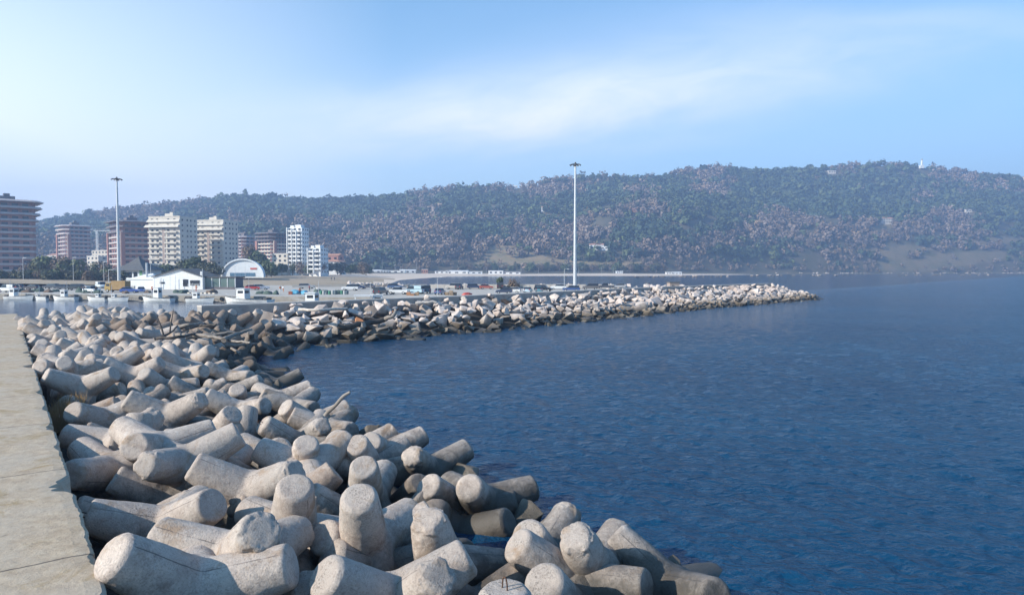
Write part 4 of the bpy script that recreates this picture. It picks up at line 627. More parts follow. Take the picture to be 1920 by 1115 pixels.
for i,(x,y,sz,z,f,s) in enumerate(RP):
    e=rot_rand(f)
    if i<296:
        rust=(i%37==9); me=RR_[i%2] if rust else RK[i%14]; o=bpy.data.objects.new('boulder',me); C.objects.link(o); o.location=(x,y,z); o.rotation_euler=e; o.scale=(sz*rs.uniform(.9,1.35),sz,sz*rs.uniform(.65,1.05))
        if rust: lb,g='rust orange boulder among the pale ones on the breakwater slope','rust-coloured boulders'
        elif f>.72: lb,g='dark wet boulder at the water line of the right-hand breakwater','wet boulders at the water line'
        elif f<.3: lb,g='pale boulder in the top row against the seawall','pale boulders against the seawall'
        else: lb,g='pinkish pale boulder midway down the breakwater slope','pale boulders on the slope'
        if s<34 and not rust: lb=lb.replace('boulder','boulder near the driftwood',1); g+=' near the driftwood'
        tag(o,lb,'boulder',g)
    else:
        if nb==0: SV,SF=[],[]
        add_stuff(SV,SF,x,y,z,sz,e); nb+=1
o=mk('boulders',np.concatenate(SV),SF,M_rock,smooth=True); o.data.set_sharp_from_angle(angle=math.radians(30)); tag(o,'far pale boulders heaped around the breakwater tip','boulders',kind='stuff')
# rows of small stones behind the car park and the offshore reefs
def stone_row(name,pts,label,zr=(0,.8),szr=(.7,1.4),w=3):
    V,Fc=[],[]
    for (ax,ay),(bx,by),n_ in pts:
        for k in range(n_):
            f=rs.random(); add_stuff(V,Fc,ax+(bx-ax)*f+rs.gauss(0,w*.5),ay+(by-ay)*f+rs.gauss(0,w*.5),rs.uniform(*zr),rs.uniform(*szr),rot_rand(0))
    o=mk(name,np.concatenate(V),Fc,M_rock,smooth=True); o.data.set_sharp_from_angle(angle=math.radians(30)); tag(o,label,'rocks',kind='stuff')
stone_row('car_park_rocks',[((-52,238),(-22,217),60),((-22,216),(44,216),130),((44,216),(58,196),40),((-60,262),(-50,238),30)],'strip of white rocks along the back of the car park',(.9,2.2),(.7,1.3),2.4)
for nm,a,b_,n_,lb in (('reef',(1190,520.5),(1262,519.5),26,'rocky offshore reef nearest the beach'),('reef',(1262,520),(1362,519.3),30,'rocky offshore reef just right of the nearest one'),('reef',(1408,518),(1590,517),46,'long rocky offshore reef beyond the breakwater tip'),('reef',(1675,516.6),(1770,516.2),26,'rocky offshore reef before the bare cliff'),('reef',(1798,516.4),(1856,516.2),18,'small rocky offshore reef furthest right')):
    A=ground_at(a[0],a[1],0); B=ground_at(b_[0],b_[1],0); stone_row(nm,[((A.x,A.y),(B.x,B.y),n_)],lb,(-.6,.7),(1.2,2.8),3)
A=ground_at(1500,514.6,0)
stone_row('shore_rocks',[((px2x(1450,1015),1012),(px2x(1640,1085),1082),70),((px2x(1640,1085),1082),(px2x(1950,1160),1157),110)],'pale stones along the foot of the wooded cliff',(-.3,1.6),(1.2,2.6),5)
# black wet rocks at the near water line
for px,py,sz,lb in ((862,893,.95,'black wet rock at the water line beside the grey tetrapod tip'),(990,968,.62,'brown-topped wet rock by the straight tetrapod end'),(590,768,.5,'small dark rock under the driftwood branch'),(700,812,.9,'black wedge-shaped rock at the water line'),(735,840,.8,'mussel-crusted rock at the water line'),(1040,1000,.9,'rounded dark rock in the water by the bright V-shaped tetrapod'),(520,722,.55,'low grey rock at the mouth of the cove'),(640,782,.6,'dark rock behind the leaning branch'),(1255,1075,.5,'dark wet rock beside the seaward-most tetrapod')):
    g=ground_at(px,py,.15); o=bpy.data.objects.new('boulder',RK[rs.randrange(14)]); C.objects.link(o); o.location=g; o.rotation_euler=rot_rand(0); o.scale=(sz,)*3; tag(o,lb,'boulder')
# ================================================================ DRIFTWOOD
def log(P,r0,r1,mat,label,forks=(),name='driftwood_log',cat='driftwood',group=None,seg=9):
    b=MB(); n=max(6,len(P)*4); P=[Vector(p) for p in P]; Q=[];R=[]
    L=len(P)-1
    for i in range(n+1):
        f=i/n*L; k=min(int(f),L-1); u=f-k; a,b_,c,d=P[max(k-1,0)],P[k],P[k+1],P[min(k+2,L)]
        q=.5*((2*b_)+(c-a)*u+(2*a-5*b_+4*c-d)*u*u+(3*b_-a-3*c+d)*u**3); q=q+Vector((noise.noise(q*2),noise.noise(q*2+Vector((9,0,0))),noise.noise(q*2+Vector((0,9,0)))))*r0*.6
        Q.append(q); R.append((r0+(r1-r0)*i/n)*(1+.15*noise.noise(q*3)))
    b.tube(Q,R,seg)
    for at_,vec,rr in forks:
        i=int(at_*n); s=Q[i]; v=Vector(vec); b.tube([s,s+v*.35+Vector((0,0,.1)),s+v*.7,s+v],[rr,rr*.8,rr*.55,rr*.25],6)
    o=b.build(name,mat,None,True); tag(o,label,cat,group); return o
def pp(px,py,z): return ground_at(px,py,z)
log([*[Vector((px2x(a,24.5),24.5,z_at(b_,24.5))) for a,b_ in ((606,782),(612,774),(621,765),(636,750),(643,743),(654,735))]],.085,.05,M_wood,'thin bare branch sticking up over the water','',name='driftwood_branch')
log([pp(408,609,1.9),pp(470,611,1.7),pp(520,609,1.7),pp(560,605,1.8),pp(610,603,1.8),pp(665,604,1.6)],.22,.16,M_wood,'long brown trunk lying in front of the pale boulders')
log([pp(545,616,1.0),pp(600,615,1.2),pp(650,612,1.4),pp(700,603,1.7),pp(722,597,2.0)],.34,.28,M_woodd,'long black trunk along the cove corner')
log([pp(722,597,2.0),pp(736,592,2.3),pp(742,584,2.7),pp(741,578,3.0)],.26,.10,M_wood,'curved tan trunk end turning up beside the boulders')
log([pp(869,559,3.5),pp(880,570,2.6),pp(893,582,1.9)],.30,.20,M_woodp,'bleached white trunk leaning on the pale boulders')
log([pp(462,652,1.0),pp(468,634,1.8),pp(472,622,2.4)],.34,.26,M_wood,'stout peeled trunk standing among dark tetrapods',name='driftwood_log')
log([pp(396,624,2.2),pp(412,640,1.5),pp(450,662,.9)],.12,.10,M_wood,'slanting pole across the dark tetrapods')
log([pp(290,636,2.4),pp(315,626,2.7),pp(332,612,3.1)],.11,.05,M_woodd,'forked black branch in the driftwood tangle',((.35,(-.5,.1,1.5),.07),(.6,(.2,.2,1.7),.06)),name='driftwood_branch')
log([pp(360,640,1.8),pp(366,626,2.5),pp(372,618,2.9)],.08,.03,M_wood,'upright twiggy branch above the driftwood tangle',((.5,(.5,0,.8),.04),(.4,(-.4,0,.7),.04)),name='driftwood_branch')
tang=[((295,634),(380,622)),((330,628),(420,634)),((310,640),(372,612)),((345,618),(405,608)),((350,632),(440,622)),((380,640),(425,612)),((318,622),(366,636)),((395,632),(470,642)),((336,612),(390,604)),((300,628),(345,616)),((372,646),(440,640)),((410,650),(500,645)),((360,610),(452,606)),((420,636),(470,618)),((325,644),(400,648))]
for i,(a,b_) in enumerate(tang):
    z=rs.uniform(2.0,2.9) if a[1]<640 else rs.uniform(1.2,1.9); m_=((a[0]+b_[0])/2,(a[1]+b_[1])/2+rs.uniform(-3,3))
    log([pp(*a,z),pp(*m_,z+.1),pp(*b_,z+rs.uniform(-.3,.3))],rs.uniform(.09,.2),rs.uniform(.05,.1),M_wood if i%3 else M_woodd,'grey driftwood log in the tangle heaped on the tetrapods' if i%3 else 'dark driftwood log in the tangle heaped on the tetrapods','',group='tangled driftwood logs')
log([pp(560,560+20,3.2),pp(600,581,3.2),pp(650,578,3.2)],.16,.12,M_woodp,'slim pale trunk lying along the seawall foot')
log([pp(780,568,3.3),pp(800,567,3.35),pp(818,566,3.4)],.2,.15,M_woodp,'short bleached log on top of the boulders by the seawall')
# dry grass tuft at the walkway edge
def grass_tuft(px,py,label,n_=420,sp=.55,h=1.1):
    g=ground_at(px,py,1.0); V=[];Fc=[]
    for k in range(n_):
        a=rs.uniform(0,6.28); r=sp*rs.random()**.6; x,y=g.x+r*math.cos(a)*1.0,g.y+r*math.sin(a)*1.9; L_=h*rs.uniform(.5,1); dx,dy=rs.gauss(0,.18),rs.gauss(0,.18); w=.012
        b=len(V); V+= [(x-w,y,.9),(x+w,y,.9),(x+dx*.5+w*.7,y+dy*.5,.9+L_*.6),(x+dx*.5-w*.7,y+dy*.5,.9+L_*.6),(x+dx*1.2,y+dy*1.2,.9+L_)]; Fc+= [(b,b+1,b+2,b+3),(b+3,b+2,b+4)]
    o=mk('dry_grass',V,Fc,M_grass); tag(o,label,'grass',kind='stuff')
M_grass=noisy('dry_grass',(.22,.13,.055),(.33,.22,.10),.8,.95,0,.01)
grass_tuft(112,800,'tuft of dry brown grass growing beside the walkway edge'); grass_tuft(128,772,'dry brown grass stalks behind the walkway tuft',260,.5,1.0)
# ================================================================ TOWERS AND HOUSES
def chamf(w,d,c): x,y=w/2,d/2; return [(-x+c,-y),(x-c,-y),(x,-y+c),(x,y-c),(x-c,y),(-x+c,y),(-x,y-c),(-x,-y+c)]
WINM={}
def win_mesh(w,h,mat):
    k=(w,h,mat.name)
    if k not in WINM:
        b=MB(); b.box(0,0,0,w,.16,h); o=b.build('window',mat); WINM[k]=o.data; bpy.data.objects.remove(o)
    return WINM[k]
def win(parent,x,y,z,w,h,rz,mat=None,name='window'):
    o=bpy.data.objects.new(name,win_mesh(w,h,mat or M_glass)); C.objects.link(o); o.parent=parent; o.location=(x,y,z); o.rotation_euler=(0,0,rz); return o
def brick_tower(px,D,bz,w,d,fl,fh,rz,label,flare=3,top=.9,bandm=None,wallm=None,shaft=True,cat='apartment tower',nw=(4,4),ftop=None):
    t=empty('apartment_tower',(px2x(px,D),D,bz),rz); tag(t,label,cat); bandm=bandm or M_bandg; wallm=wallm or M_brick; H=fl*fh
    b=MB(); b.prism(chamf(w,d,2.0),-2,H); b.build('wall',wallm,t)
    for k in range(fl):
        z=(k+1)*fh-.35; up=k-(fl-flare); ex=1.25+(.8*(up+1) if up>=0 else 0); 
        m=MB(); P=chamf(w+2*ex,d+2*ex,2.0+ex*.8); n=len(P)
        m.prism(P,z,z+.34); m.prism(P,z+.34,z+1.25,1.0 if up<0 else (.955 if k<fl-1 else .90)); m.build('balcony' if k<fl-1 else 'roof_fascia',(bandm if up<0 or not ftop else ftop),t)
    for k in range(fl):
        z=k*fh+1.75
        for i in range(nw[0]): win(t,-w/2+2.6+(w-5.2)*(i+.5)/nw[0],-d/2-.05,z,(w-6)/nw[0]*.62,1.5,0)
        for i in range(nw[1]): win(t,w/2+.05,-d/2+2.6+(d-5.2)*(i+.5)/nw[1],z,(d-6)/nw[1]*.62,1.5,math.pi/2)
    if shaft:
        for (x,y,sx,sy) in ((w/2+.95,-d/2+1.8,2.2,2.6),(-w/2+2,-d/2-.95,2.6,2.2)):
            m=MB(); m.box(x,y,(H-2*fh)/2,sx,sy,H-2*fh); m.build('brick_shaft',wallm,t)
            m=MB(); m.box(x+(.2 if x>0 else 1.5),y+(-1.5 if x>0 else .1),(H-2*fh)/2,.5,.5,H-2*fh-.3); m.build('pale_pier',M_cream,t)
    m=MB(); m.box(0,0,H+.9+1.4,w*.28,d*.32,2.8); m.box(w*.08,0,H+.9+3.6,w*.1,d*.12,1.6); m.build('roof_house',M_darkband,t)
    return t
def white_tower(px,D,bz,w,d,fl,fh,rz,label):
    t=empty('apartment_tower',(px2x(px,D),D,bz),rz); tag(t,label,'apartment tower'); H=fl*fh
    b=MB(); b.box(0,0,H/2-1,w,d,H+2); b.build('wall',M_cream,t)
    b=MB(); b.box(-w*.02,-d/2-.02,(H-2*fh)/2,2.3,.5,H-2*fh); b.build('recess_shade_strip',M_brick2,t)  # raised strip; the shade of the recess is put into its brown colour
    for k in range(1,fl-1):
        z=k*fh
        for x,ww in ((-w*.31,w*.36),(w*.23,w*.38)):
            m=MB(); m.box(x,-d/2-.75,z,ww,1.5,.22); m.box(x,-d/2-1.44,z+.55,ww,.12,1.0); m.box(x-ww/2+.06,-d/2-.72,z+.55,.12,1.30,1.0); m.box(x+ww/2-.06,-d/2-.72,z+.55,.12,1.30,1.0); m.build('balcony',M_cream,t)
        m=MB(); m.box(-w/2-.6,-d*.2,z,1.2,d*.4,.22); m.box(-w/2-1.14,-d*.2,z+.5,.12,d*.4,.9); m.build('balcony',M_cream,t)
    for k in range(fl):
        z=k*fh+1.55
        for x in (-w*.38,-w*.22,w*.13,w*.33): win(t,x,-d/2-.03,z,1.7,1.7,0,M_shut if (k*3+int(x))%4==0 else M_glass)
        for y in (-d*.36,-d*.08,d*.12,d*.36): win(t,w/2+.03,y,z,1.25,1.35,math.pi/2)
    # flared top storeys on the sunny side
    for j,(z,e) in enumerate(((H-2*fh+.1,2.3),(H-fh+.1,1.2))):
        m=MB(); V=[(-w/2-e,-d/2-e,z),(w/2,-d/2-e,z),(w/2,-d/2+.2,z),(-w/2+.2,-d/2+.2,z),(-w/2-e+.9,-d/2-e+.9,z+1.7),(w/2,-d/2-e+.9,z+1.7),(w/2,-d/2+.2,z+1.7),(-w/2+.2,-d/2+.2,z+1.7)]
        m.add(V,[(3,2,1,0),(4,5,6,7),(0,1,5,4),(1,2,6,5),(2,3,7,6),(3,0,4,7)]); m.build('flared_parapet',M_cream,t)
        m=MB(); m.add([(-w/2-e,-d/2,z),(-w/2-.0,-d/2,z),(-w/2,d*.3,z),(-w/2-e,d*.3,z),(-w/2-e+.9,-d/2,z+1.7),(-w/2,-d/2,z+1.7),(-w/2,d*.3,z+1.7),(-w/2-e+.9,d*.3,z+1.7)],[(3,2,1,0),(4,5,6,7),(0,1,5,4),(1,2,6,5),(2,3,7,6),(3,0,4,7)]); m.build('flared_parapet',M_cream,t)
    m=MB(); m.box(0,0,H+.25,w+.3,d+.3,.5); m.build('roof',M_cream,t); m=MB(); m.box(-w*.05,0,H+1.6,w*.26,d*.3,2.3); m.box(-w*.02,0,H+3.2,w*.1,d*.12,1.2); m.build('roof_house',M_cream,t)
    return t
M_brick2=noisy('recess_shade_and_hut_brown',(.30,.235,.205),(.36,.29,.25),1,.9,.1,.01)
R=math.radians
brick_tower(16,420,2.5,27,26,12,3.8,R(-47),'tallest brown brick apartment tower at the left edge, with flared pale roof bands',4,bandm=M_bandg,ftop=M_bandg)
brick_tower(142,640,3,23,20,12,3.67,R(-40),'slim hazy brick apartment tower behind the leafy trees',3,bandm=M_bandg)
brick_tower(247,520,3,30,22,10,3.95,R(-47),'wide dark brick apartment tower behind the tall lamp mast',3,bandm=M_bandg,ftop=M_darkband)
white_tower(327,478,3,24.5,18,11,3.65,R(-12),'bright cream apartment tower, left one of the matching pair')
white_tower(408,512,3,24,18,11,3.65,R(-12),'cream apartment tower, right one of the matching pair beside the arched hall')
brick_tower(460,640,3,14,14,11,3.1,R(-30),'narrow red-brown tower half hidden by the right cream tower',2,shaft=False,nw=(2,2))
brick_tower(513,610,4,21,19,11,3.15,R(-30),'brick apartment block with a red stripe and dark flared top',3,wallm=M_brick,bandm=M_cream,ftop=M_darkband)
# white hotel with stepped balconies
def hotel(px,D,bz,w,d,fl,rz,label,cols):
    t=empty('white_hotel',(px2x(px,D),D,bz),rz); tag(t,label,'hotel'); H=fl*3.15
    m=MB(); m.box(0,0,H/2-1,w,d,H+2); m.build('wall',M_white,t)
    for c in range(cols):
        x=-w/2+w*(c+.5)/cols; m=MB(); m.box(x-w/cols*.46,-d/2-1.3,H/2-.5*c,.5,2.6,H-1.0*c); m.build('pier',M_white,t)
        for k in range(1,fl):
            m=MB(); m.box(x,-d/2-1.1,k*3.15,w/cols*.8,2.0,.2); m.box(x,-d/2-2.05,k*3.15+.55,w/cols*.8,.12,.9); m.build('balcony',M_white,t)
            win(t,x,-d/2-.03,k*3.15+1.6,w/cols*.5,1.8,0)
    for k in range(fl):
        for y in (-d*.3,.05*d,d*.34): win(t,w/2+.03,y,k*3.15+1.6,1.1,1.2,math.pi/2)
    m=MB(); m.box(w*.1,0,H+1.2,w*.4,d*.5,2.0); m.box(-w*.3,-d*.2,H+.9,w*.25,d*.3,1.5); m.build('roof_house',M_white,t)
    for x in (-w*.3,0,w*.3): m=MB(); m.tube([(x,0,H),(x,0,H+4)],.08,5); m.build('antenna',M_metal,t)
hotel(561,520,4,11.5,9.5,11,R(-15),'tall white hotel with rows of small stacked balconies',3)
hotel(598,505,4,9.5,11,6,R(-15),'low white hotel block right of the tall white hotel',2)
# small houses
def house(name,x,y,z,w,d,h,rz,label,wall=None,roof='flat',roofm=None,nwin=3,cat='house',fl=1,rh=2.0):
    t=empty(name,(x,y,z),rz); tag(t,label,cat); m=MB(); m.box(0,0,h/2-1,w,d,h+2); m.build('wall',wall or M_white,t)
    m=MB()
    if roof=='flat': m.box(0,0,h+.18,w+.5,d+.5,.36)
    elif roof=='gable': m.ext([(-d/2-.4,h),(d/2+.4,h),(0,h+rh)],-w/2-.3,w/2+.3,'x')
    elif roof=='gable_front': m.ext([(-w/2-.4,h),(w/2+.4,h),(0,h+rh)],-d/2-.3,d/2+.3,'y')
    elif roof=='hip': m.add([(-w/2-.6,-d/2-.6,h),(w/2+.6,-d/2-.6,h),(w/2+.6,d/2+.6,h),(-w/2-.6,d/2+.6,h),(-w*.04,0,h+rh),(w*.04,0,h+rh)],[(3,2,1,0),(0,1,5,4),(1,2,5),(2,3,4,5),(3,0,4)])
    m.build('roof',roofm or (M_tile if roof!='flat' else M_white),t)
    for f in range(fl):
        for i in range(nwin): win(t,-w/2+w*(i+.5)/nwin,-d/2-.03,(f+.52)*h/fl,w/nwin*.42,h/fl*.42,0)
        win(t,w/2+.03,0,(f+.52)*h/fl,d*.25,h/fl*.4,math.pi/2)
    return t
def hill_house(px,py,*a,**k):
    Y=hill_hit(px,py) or interp(px,YRT); z=hill_z(px,Y); return house(k.pop('name','hill_house'),px2x(px,Y),Y,z-.5,*a,**k)
hill_house(966,352,9,8,5,R(-5),'white house half sunk in trees on the ridge, left one',nwin=2)
hill_house(985,350,17,9,6.5,R(8),'larger white house on the ridge beside the dark pines',nwin=4,roof='gable',roofm=M_white)
hill_house(1028,396,24,9,6,R(-4),'long pale farmhouse on the wooded slope below the ridge houses',nwin=5,roof='gable')
hill_house(1144,379,17,8,5,R(4),'white flat-roofed villa high on the slope right of the mast',nwin=4)
hill_house(1189,397,8,7,4,R(6),'tiny reddish cottage in the trees below the flat-roofed villa',wall=M_tile,nwin=2,roof='gable')
hill_house(1118,467,20,9,6,R(-6),'white low villa among bare trees above the long field',nwin=4,roof='gable')
hill_house(1133,469,9,7,4.5,R(-10),'small white annex beside the low villa above the field',nwin=2)
hill_house(1555,326,16,8,5,R(0),'small pale house near the crest, far right hill',nwin=3,wall=M_cream)
hill_house(1655,419,27,10,8.5,R(3),'pink-roofed mansion on a terraced clearing of the right hill',nwin=6,fl=2,roof='gable',rh=2.5,wall=M_cream)
hill_house(1815,398,20,7,4,R(0),'low pale shed high on the right hillside',nwin=4,wall=M_cream)
hill_house(1918,338,12,10,9,R(0),'pale tower-like house on the ridge at the right edge',nwin=2,fl=2,roof='hip',wall=M_cream)
# lighthouse on the summit
Y=interp(1723,YRT)*.995; z=hill_z(1723,Y); t=empty('lighthouse',(px2x(1723,Y),Y,z+5),0,.75); tag(t,'white lighthouse standing on the hill summit','lighthouse')
m=MB(); m.tube([(0,0,-2),(0,0,14),(0,0,22)],[3.0,2.6,2.3],14); m.build('tower',M_white,t,True); m=MB(); m.tube([(0,0,22),(0,0,22.6)],[3.3,3.3],14); m.build('gallery',M_white,t)
m=MB(); m.tube([(0,0,22.6),(0,0,25.4)],[1.5,1.5],10); m.build('lantern',M_glass,t); m=MB(); m.tube([(0,0,25.4),(0,0,27.2)],[1.9,.15],10); m.build('dome',M_white,t); m=MB(); m.box(0,1,2.5,11,8,9); m.build('keeper_house',M_white,t)
# buildings near the harbour
def at(px,D,z): return px2x(px,D),D,z
x,y,z=at(200,690,4); house('low_block',x,y,z,22,14,22,R(-20),'hazy pale apartment block left of the wide dark tower',wall=M_cream,nwin=5,fl=6,cat='apartment block')
x,y,z=at(186,620,4); house('low_block',x,y,z,14,12,15,R(-20),'small cream house block with stepped top behind the conifer',wall=M_cream,nwin=3,fl=4,cat='apartment block')
x,y,z=at(112,720,4); house('low_block',x,y,z,20,12,18,R(-20),'far hazy house left of the slim brick tower',wall=M_cream,nwin=4,fl=4,cat='apartment block',roof='gable')
x,y,z=at(628,560,5); house('low_block',x,y,z,14,12,8.5,R(-10),'white villa with red roof right of the hotels',wall=M_white,nwin=3,fl=3,cat='house',roof='hip')
x,y,z=at(624,600,5); house('low_block',x,y,z,16,12,14,R(-10),'brown-roofed house behind the white villa',wall=M_brick,nwin=3,fl=3,cat='house',roof='gable')
x,y,z=at(470,470,4.5); house('low_block',x,y,z,12,9,9,R(-15),'pale low house behind the arched hall',wall=M_cream,nwin=3,fl=2,cat='house')
x,y,z=at(532,520,5); house('low_block',x,y,z,13,9,14,R(-15),'cream annex at the foot of the tall white hotel',wall=M_cream,nwin=3,fl=4,cat='house')
# vaulted hall
x,y,z=at(456,335,3.2); t=empty('arched_hall',(x,y,z),R(-2)); tag(t,'pale grey arched sports hall with dark glazed front','hall'); A=10.3; n=18
pr=[(-A*math.cos(math.pi*i/n),8.9*math.sin(math.pi*i/n)**.9) for i in range(n+1)]
m=MB(); m.ext(pr,0,.4); m.build('front_wall',M_teal,t); pr2=[(a*1.03,b_*1.04+.05) for a,b_ in pr]; pr3=[(a*.98,b_*.97) for a,b_ in pr]
m=MB(); V=[];Fc=[]
SK=-13.0
for i,(a,b_) in enumerate(pr2): V+=[(a,-.8,b_),(a+SK,34,b_)]
for i,(a,b_) in enumerate(pr3): V+=[(a,-.8,b_),(a+SK,34,b_)]
k=n+1
for i in range(n): Fc+=[(2*i,2*i+2,2*i+3,2*i+1),(2*(k+i),2*(k+i)+1,2*(k+i)+3,2*(k+i)+2),(2*i,2*(k+i),2*(k+i)+2,2*i+2),(2*i+1,2*i+3,2*(k+i)+3,2*(k+i)+1)]
m.add(V,Fc); m.build('vault_roof',M_teal,t,True)
M_hg=M('hall_glazing',(.10,.19,.28),.3)
for i in range(6): win(t,-5.5+i*2.1,-.08,1.5,1.95,1.7,0,M_hg)
m=MB(); m.box(5.3,-.12,4.4,3.2,.12,.8); m.build('signboard',M_red,t)
# white gabled quayside restaurant
D=199; x,y,z=at(333,D,AZ); t=empty('quayside_restaurant',(x,y,z),R(-3)); tag(t,'white gabled restaurant shed on the quay','restaurant'); w=14.8
m=MB(); m.box(0,5,1.9,w,10,3.8); m.ext([(-w/2,3.8),(w/2,3.8),(.6,5.9)],.15,9.9); m.build('wall',M_white,t)
m=MB(); m.add([(-w/2-.3,-.4,3.75),(.6,-.4,6.1),(w/2+.3,-.4,3.75),(-w/2-.3,10.4,3.75),(.6,10.4,6.1),(w/2+.3,10.4,3.75),(-w/2-.3,-.4,3.55),(.6,-.4,5.88),(w/2+.3,-.4,3.55),(-w/2-.3,10.4,3.55),(.6,10.4,5.88),(w/2+.3,10.4,3.55)],[(0,3,4,1),(1,4,5,2),(6,7,10,9),(7,8,11,10),(0,1,7,6),(1,2,8,7),(3,9,10,4),(4,10,11,5),(0,6,9,3),(2,5,11,8)]); m.build('roof',M_roofd,t)
for xx,ww,hh in ((-4.6,1.4,.5),(2.4,1.5,2.0),(5.2,2.8,1.5)): win(t,xx,-.04,1.9,ww,hh,0)
for xx in (-6.3,0,-1.6): m=MB(); m.tube([(xx,-1.2,0),(xx,-1.2,4.3)],.07,6); m.build('pole',M_white,t)
m=MB()
for i in range(9): m.box(4+i*.45,-1.6,1.0,.08,.06,1.1)
m.box(5.8,-1.6,1.55,3.8,.07,.07); m.build('terrace_rail',M_white,t)
D=203; x,y,z=at(267,D,AZ); t=empty('white_marquee',(x,y,z),R(-3)); tag(t,'low white tented annex left of the restaurant','marquee')
m=MB(); m.box(-1,4,1.4,8.5,7,2.8); m.build('wall',M_white,t); m=MB(); m.add([(-5.4,.3,2.8),(3.4,.3,2.8),(3.4,7.7,2.8),(-5.4,7.7,2.8),(1.0,4,4.6),(-1.6,4,4.3)],[(0,1,4,5),(1,2,4),(2,3,5,4),(3,0,5),(3,2,1,0)]); m.build('roof',M_white,t)
m=MB(); m.box(5.0,3.4,1.7,3.6,6,3.4); m.build('side_block',M_white,t); m=MB(); m.tube([(.2,2,3.6),(.2,2,7.8)],.28,8); m.build('flue',M_metal,t)
# glazed pavilion
D=200; x,y,z=at(412,D,AZ); t=empty('glazed_pavilion',(x,y,z),R(-2)); tag(t,'dark framed glass pavilion right of the white restaurant','pavilion'); w=9.2
m=MB(); m.box(0,3,3.5,w+.6,6.4,.3); m.build('roof',M_roofd,t); m=MB(); m.box(0,3,.35,w,6,.7); m.build('base_wall',M_darkband,t)
M_gp=M('green_grey_glass',(.12,.17,.16),.15)
for i in range(4): win(t,-w/2+w*(i+.5)/4,.1,2.0,w/4-.25,2.6,0,M_gp,'glass_panel')
m=MB()
for i in range(5): m.box(-w/2+w*i/4,0,2.0,.16,.22,2.7)
m.build('frame',M_white,t); m=MB(); m.box(-w/2-.5,-.6,2.6,.5,.5,5.2); m.build('chimney',M_white,t)
m=MB(); m.box(0,3,2,w-.3,5.6,2.6); m.build('interior',M_darkband,t)
# pyramid-roofed green pavilion
D=300; x,y,z=at(261,D,2.6); t=empty('green_pavilion',(x,y,z),R(-8)); tag(t,'dark pyramid-roofed pavilion with bright green panels','pavilion')
m=MB(); m.box(0,0,2.4,13,12,4.8); m.build('wall',M_teal,t); m=MB(); m.add([(-8,-7.5,4.2),(8,-7.5,4.2),(8,7.5,4.2),(-8,7.5,4.2),(-3.2,-3,7),(3.2,-3,7),(3.2,3,7),(-3.2,3,7),(0,0,10.2)],[(3,2,1,0),(0,1,5,4),(1,2,6,5),(2,3,7,6),(3,0,4,7),(4,5,8),(5,6,8),(6,7,8),(7,4,8)]); m.build('roof',M_roofd,t)
for xx,ww in ((-5.3,2.2),(5.4,1.2)): m=MB(); m.box(xx,-6.1,2.4,ww,.2,4.2); m.build('green_panel',M_green,t)
for xx in (-2.2,.2,2.8): win(t,xx,-6.05,2.3,1.7,2.4,0)
# hut at the end of the car park
D=187; x,y,z=at(1262,D,AZ); t=empty('small_hut',(x,y,z),R(10)); tag(t,'small brown hut at the far end of the car park','hut'); m=MB(); m.box(0,0,1.1,2.7,2.2,2.2); m.build('wall',M_brick2,t); m=MB(); m.box(0,0,2.32,3.1,2.6,.24); m.build('roof',M_roofd,t); win(t,-.5,-1.12,1.2,.7,.7,0)
# beach huts and kiosks
BH=[(700,20,2.6,'blue and white beach kiosk at the left end of the sand'),(722,9,3,'low white beach hut next to the blue kiosk'),(743,22,2.8,'long grey beach shelter'),(765,18,3.4,'white double beach pavilion in the middle of the beach'),(797,7,4.6,'tall pinkish lifeguard hut on the beach'),(829,16,3,'beach bar with dark awning right of the pink hut'),(857,26,3,'row of blue-white bathing cabins'),(888,20,2.8,'low white bathing cabins right of the blue-white row'),(930,17,4,'bright white beach building, largest on the sand'),(958,22,3,'grey beach terrace right of the bright white building'),(1161,8,2.8,'small white hut at the hedge by the far beach'),(1255,9,2.4,'little white cabin under the wooded slope'),(1268,12,2.2,'pale low cabin right of the little white one')]
for i,(px,w,h,lb) in enumerate(BH):
    D=790 if px<1000 else 845; house('beach_hut',px2x(px,D),D,coast_z(px2x(px,D),D)-.1,w,6,h,R(rs.uniform(-6,6)),lb,wall=(M_white,M_teal,M_white)[i%3] if i!=4 else M_tile,nwin=3,cat='beach hut',roof='gable' if i%3==0 else 'flat',roofm=M_roofd if i in (5,9) else M_white,rh=1)
# tower crane
D=700; x,y,z=at(184,D,4); t=empty('tower_crane',(x,y,z),R(0)); tag(t,'thin tower crane standing far behind the apartment blocks','crane'); zt=z_at(433,D)-z
m=MB()
for dx,dy in ((-.7,-.7),(.7,-.7),(.7,.7),(-.7,.7)): m.tube([(dx,dy,0),(dx,dy,zt)],.16,4)
k=0.0
while k<zt-2: m.tube([(-.7,-.7,k),(.7,-.7,k+2)],.1,4); k+=2
m.build('crane_mast',M_white,t); m=MB(); m.tube([(-8,0,zt),(28,0,zt)],.3,4); m.tube([(-8,0,zt+1.4),(20,0,zt+1.4)],.14,4); m.build('jib',M_white,t); m=MB(); m.box(-7,0,zt-1,2.6,1.4,2); m.build('counterweight',M_bandg,t)
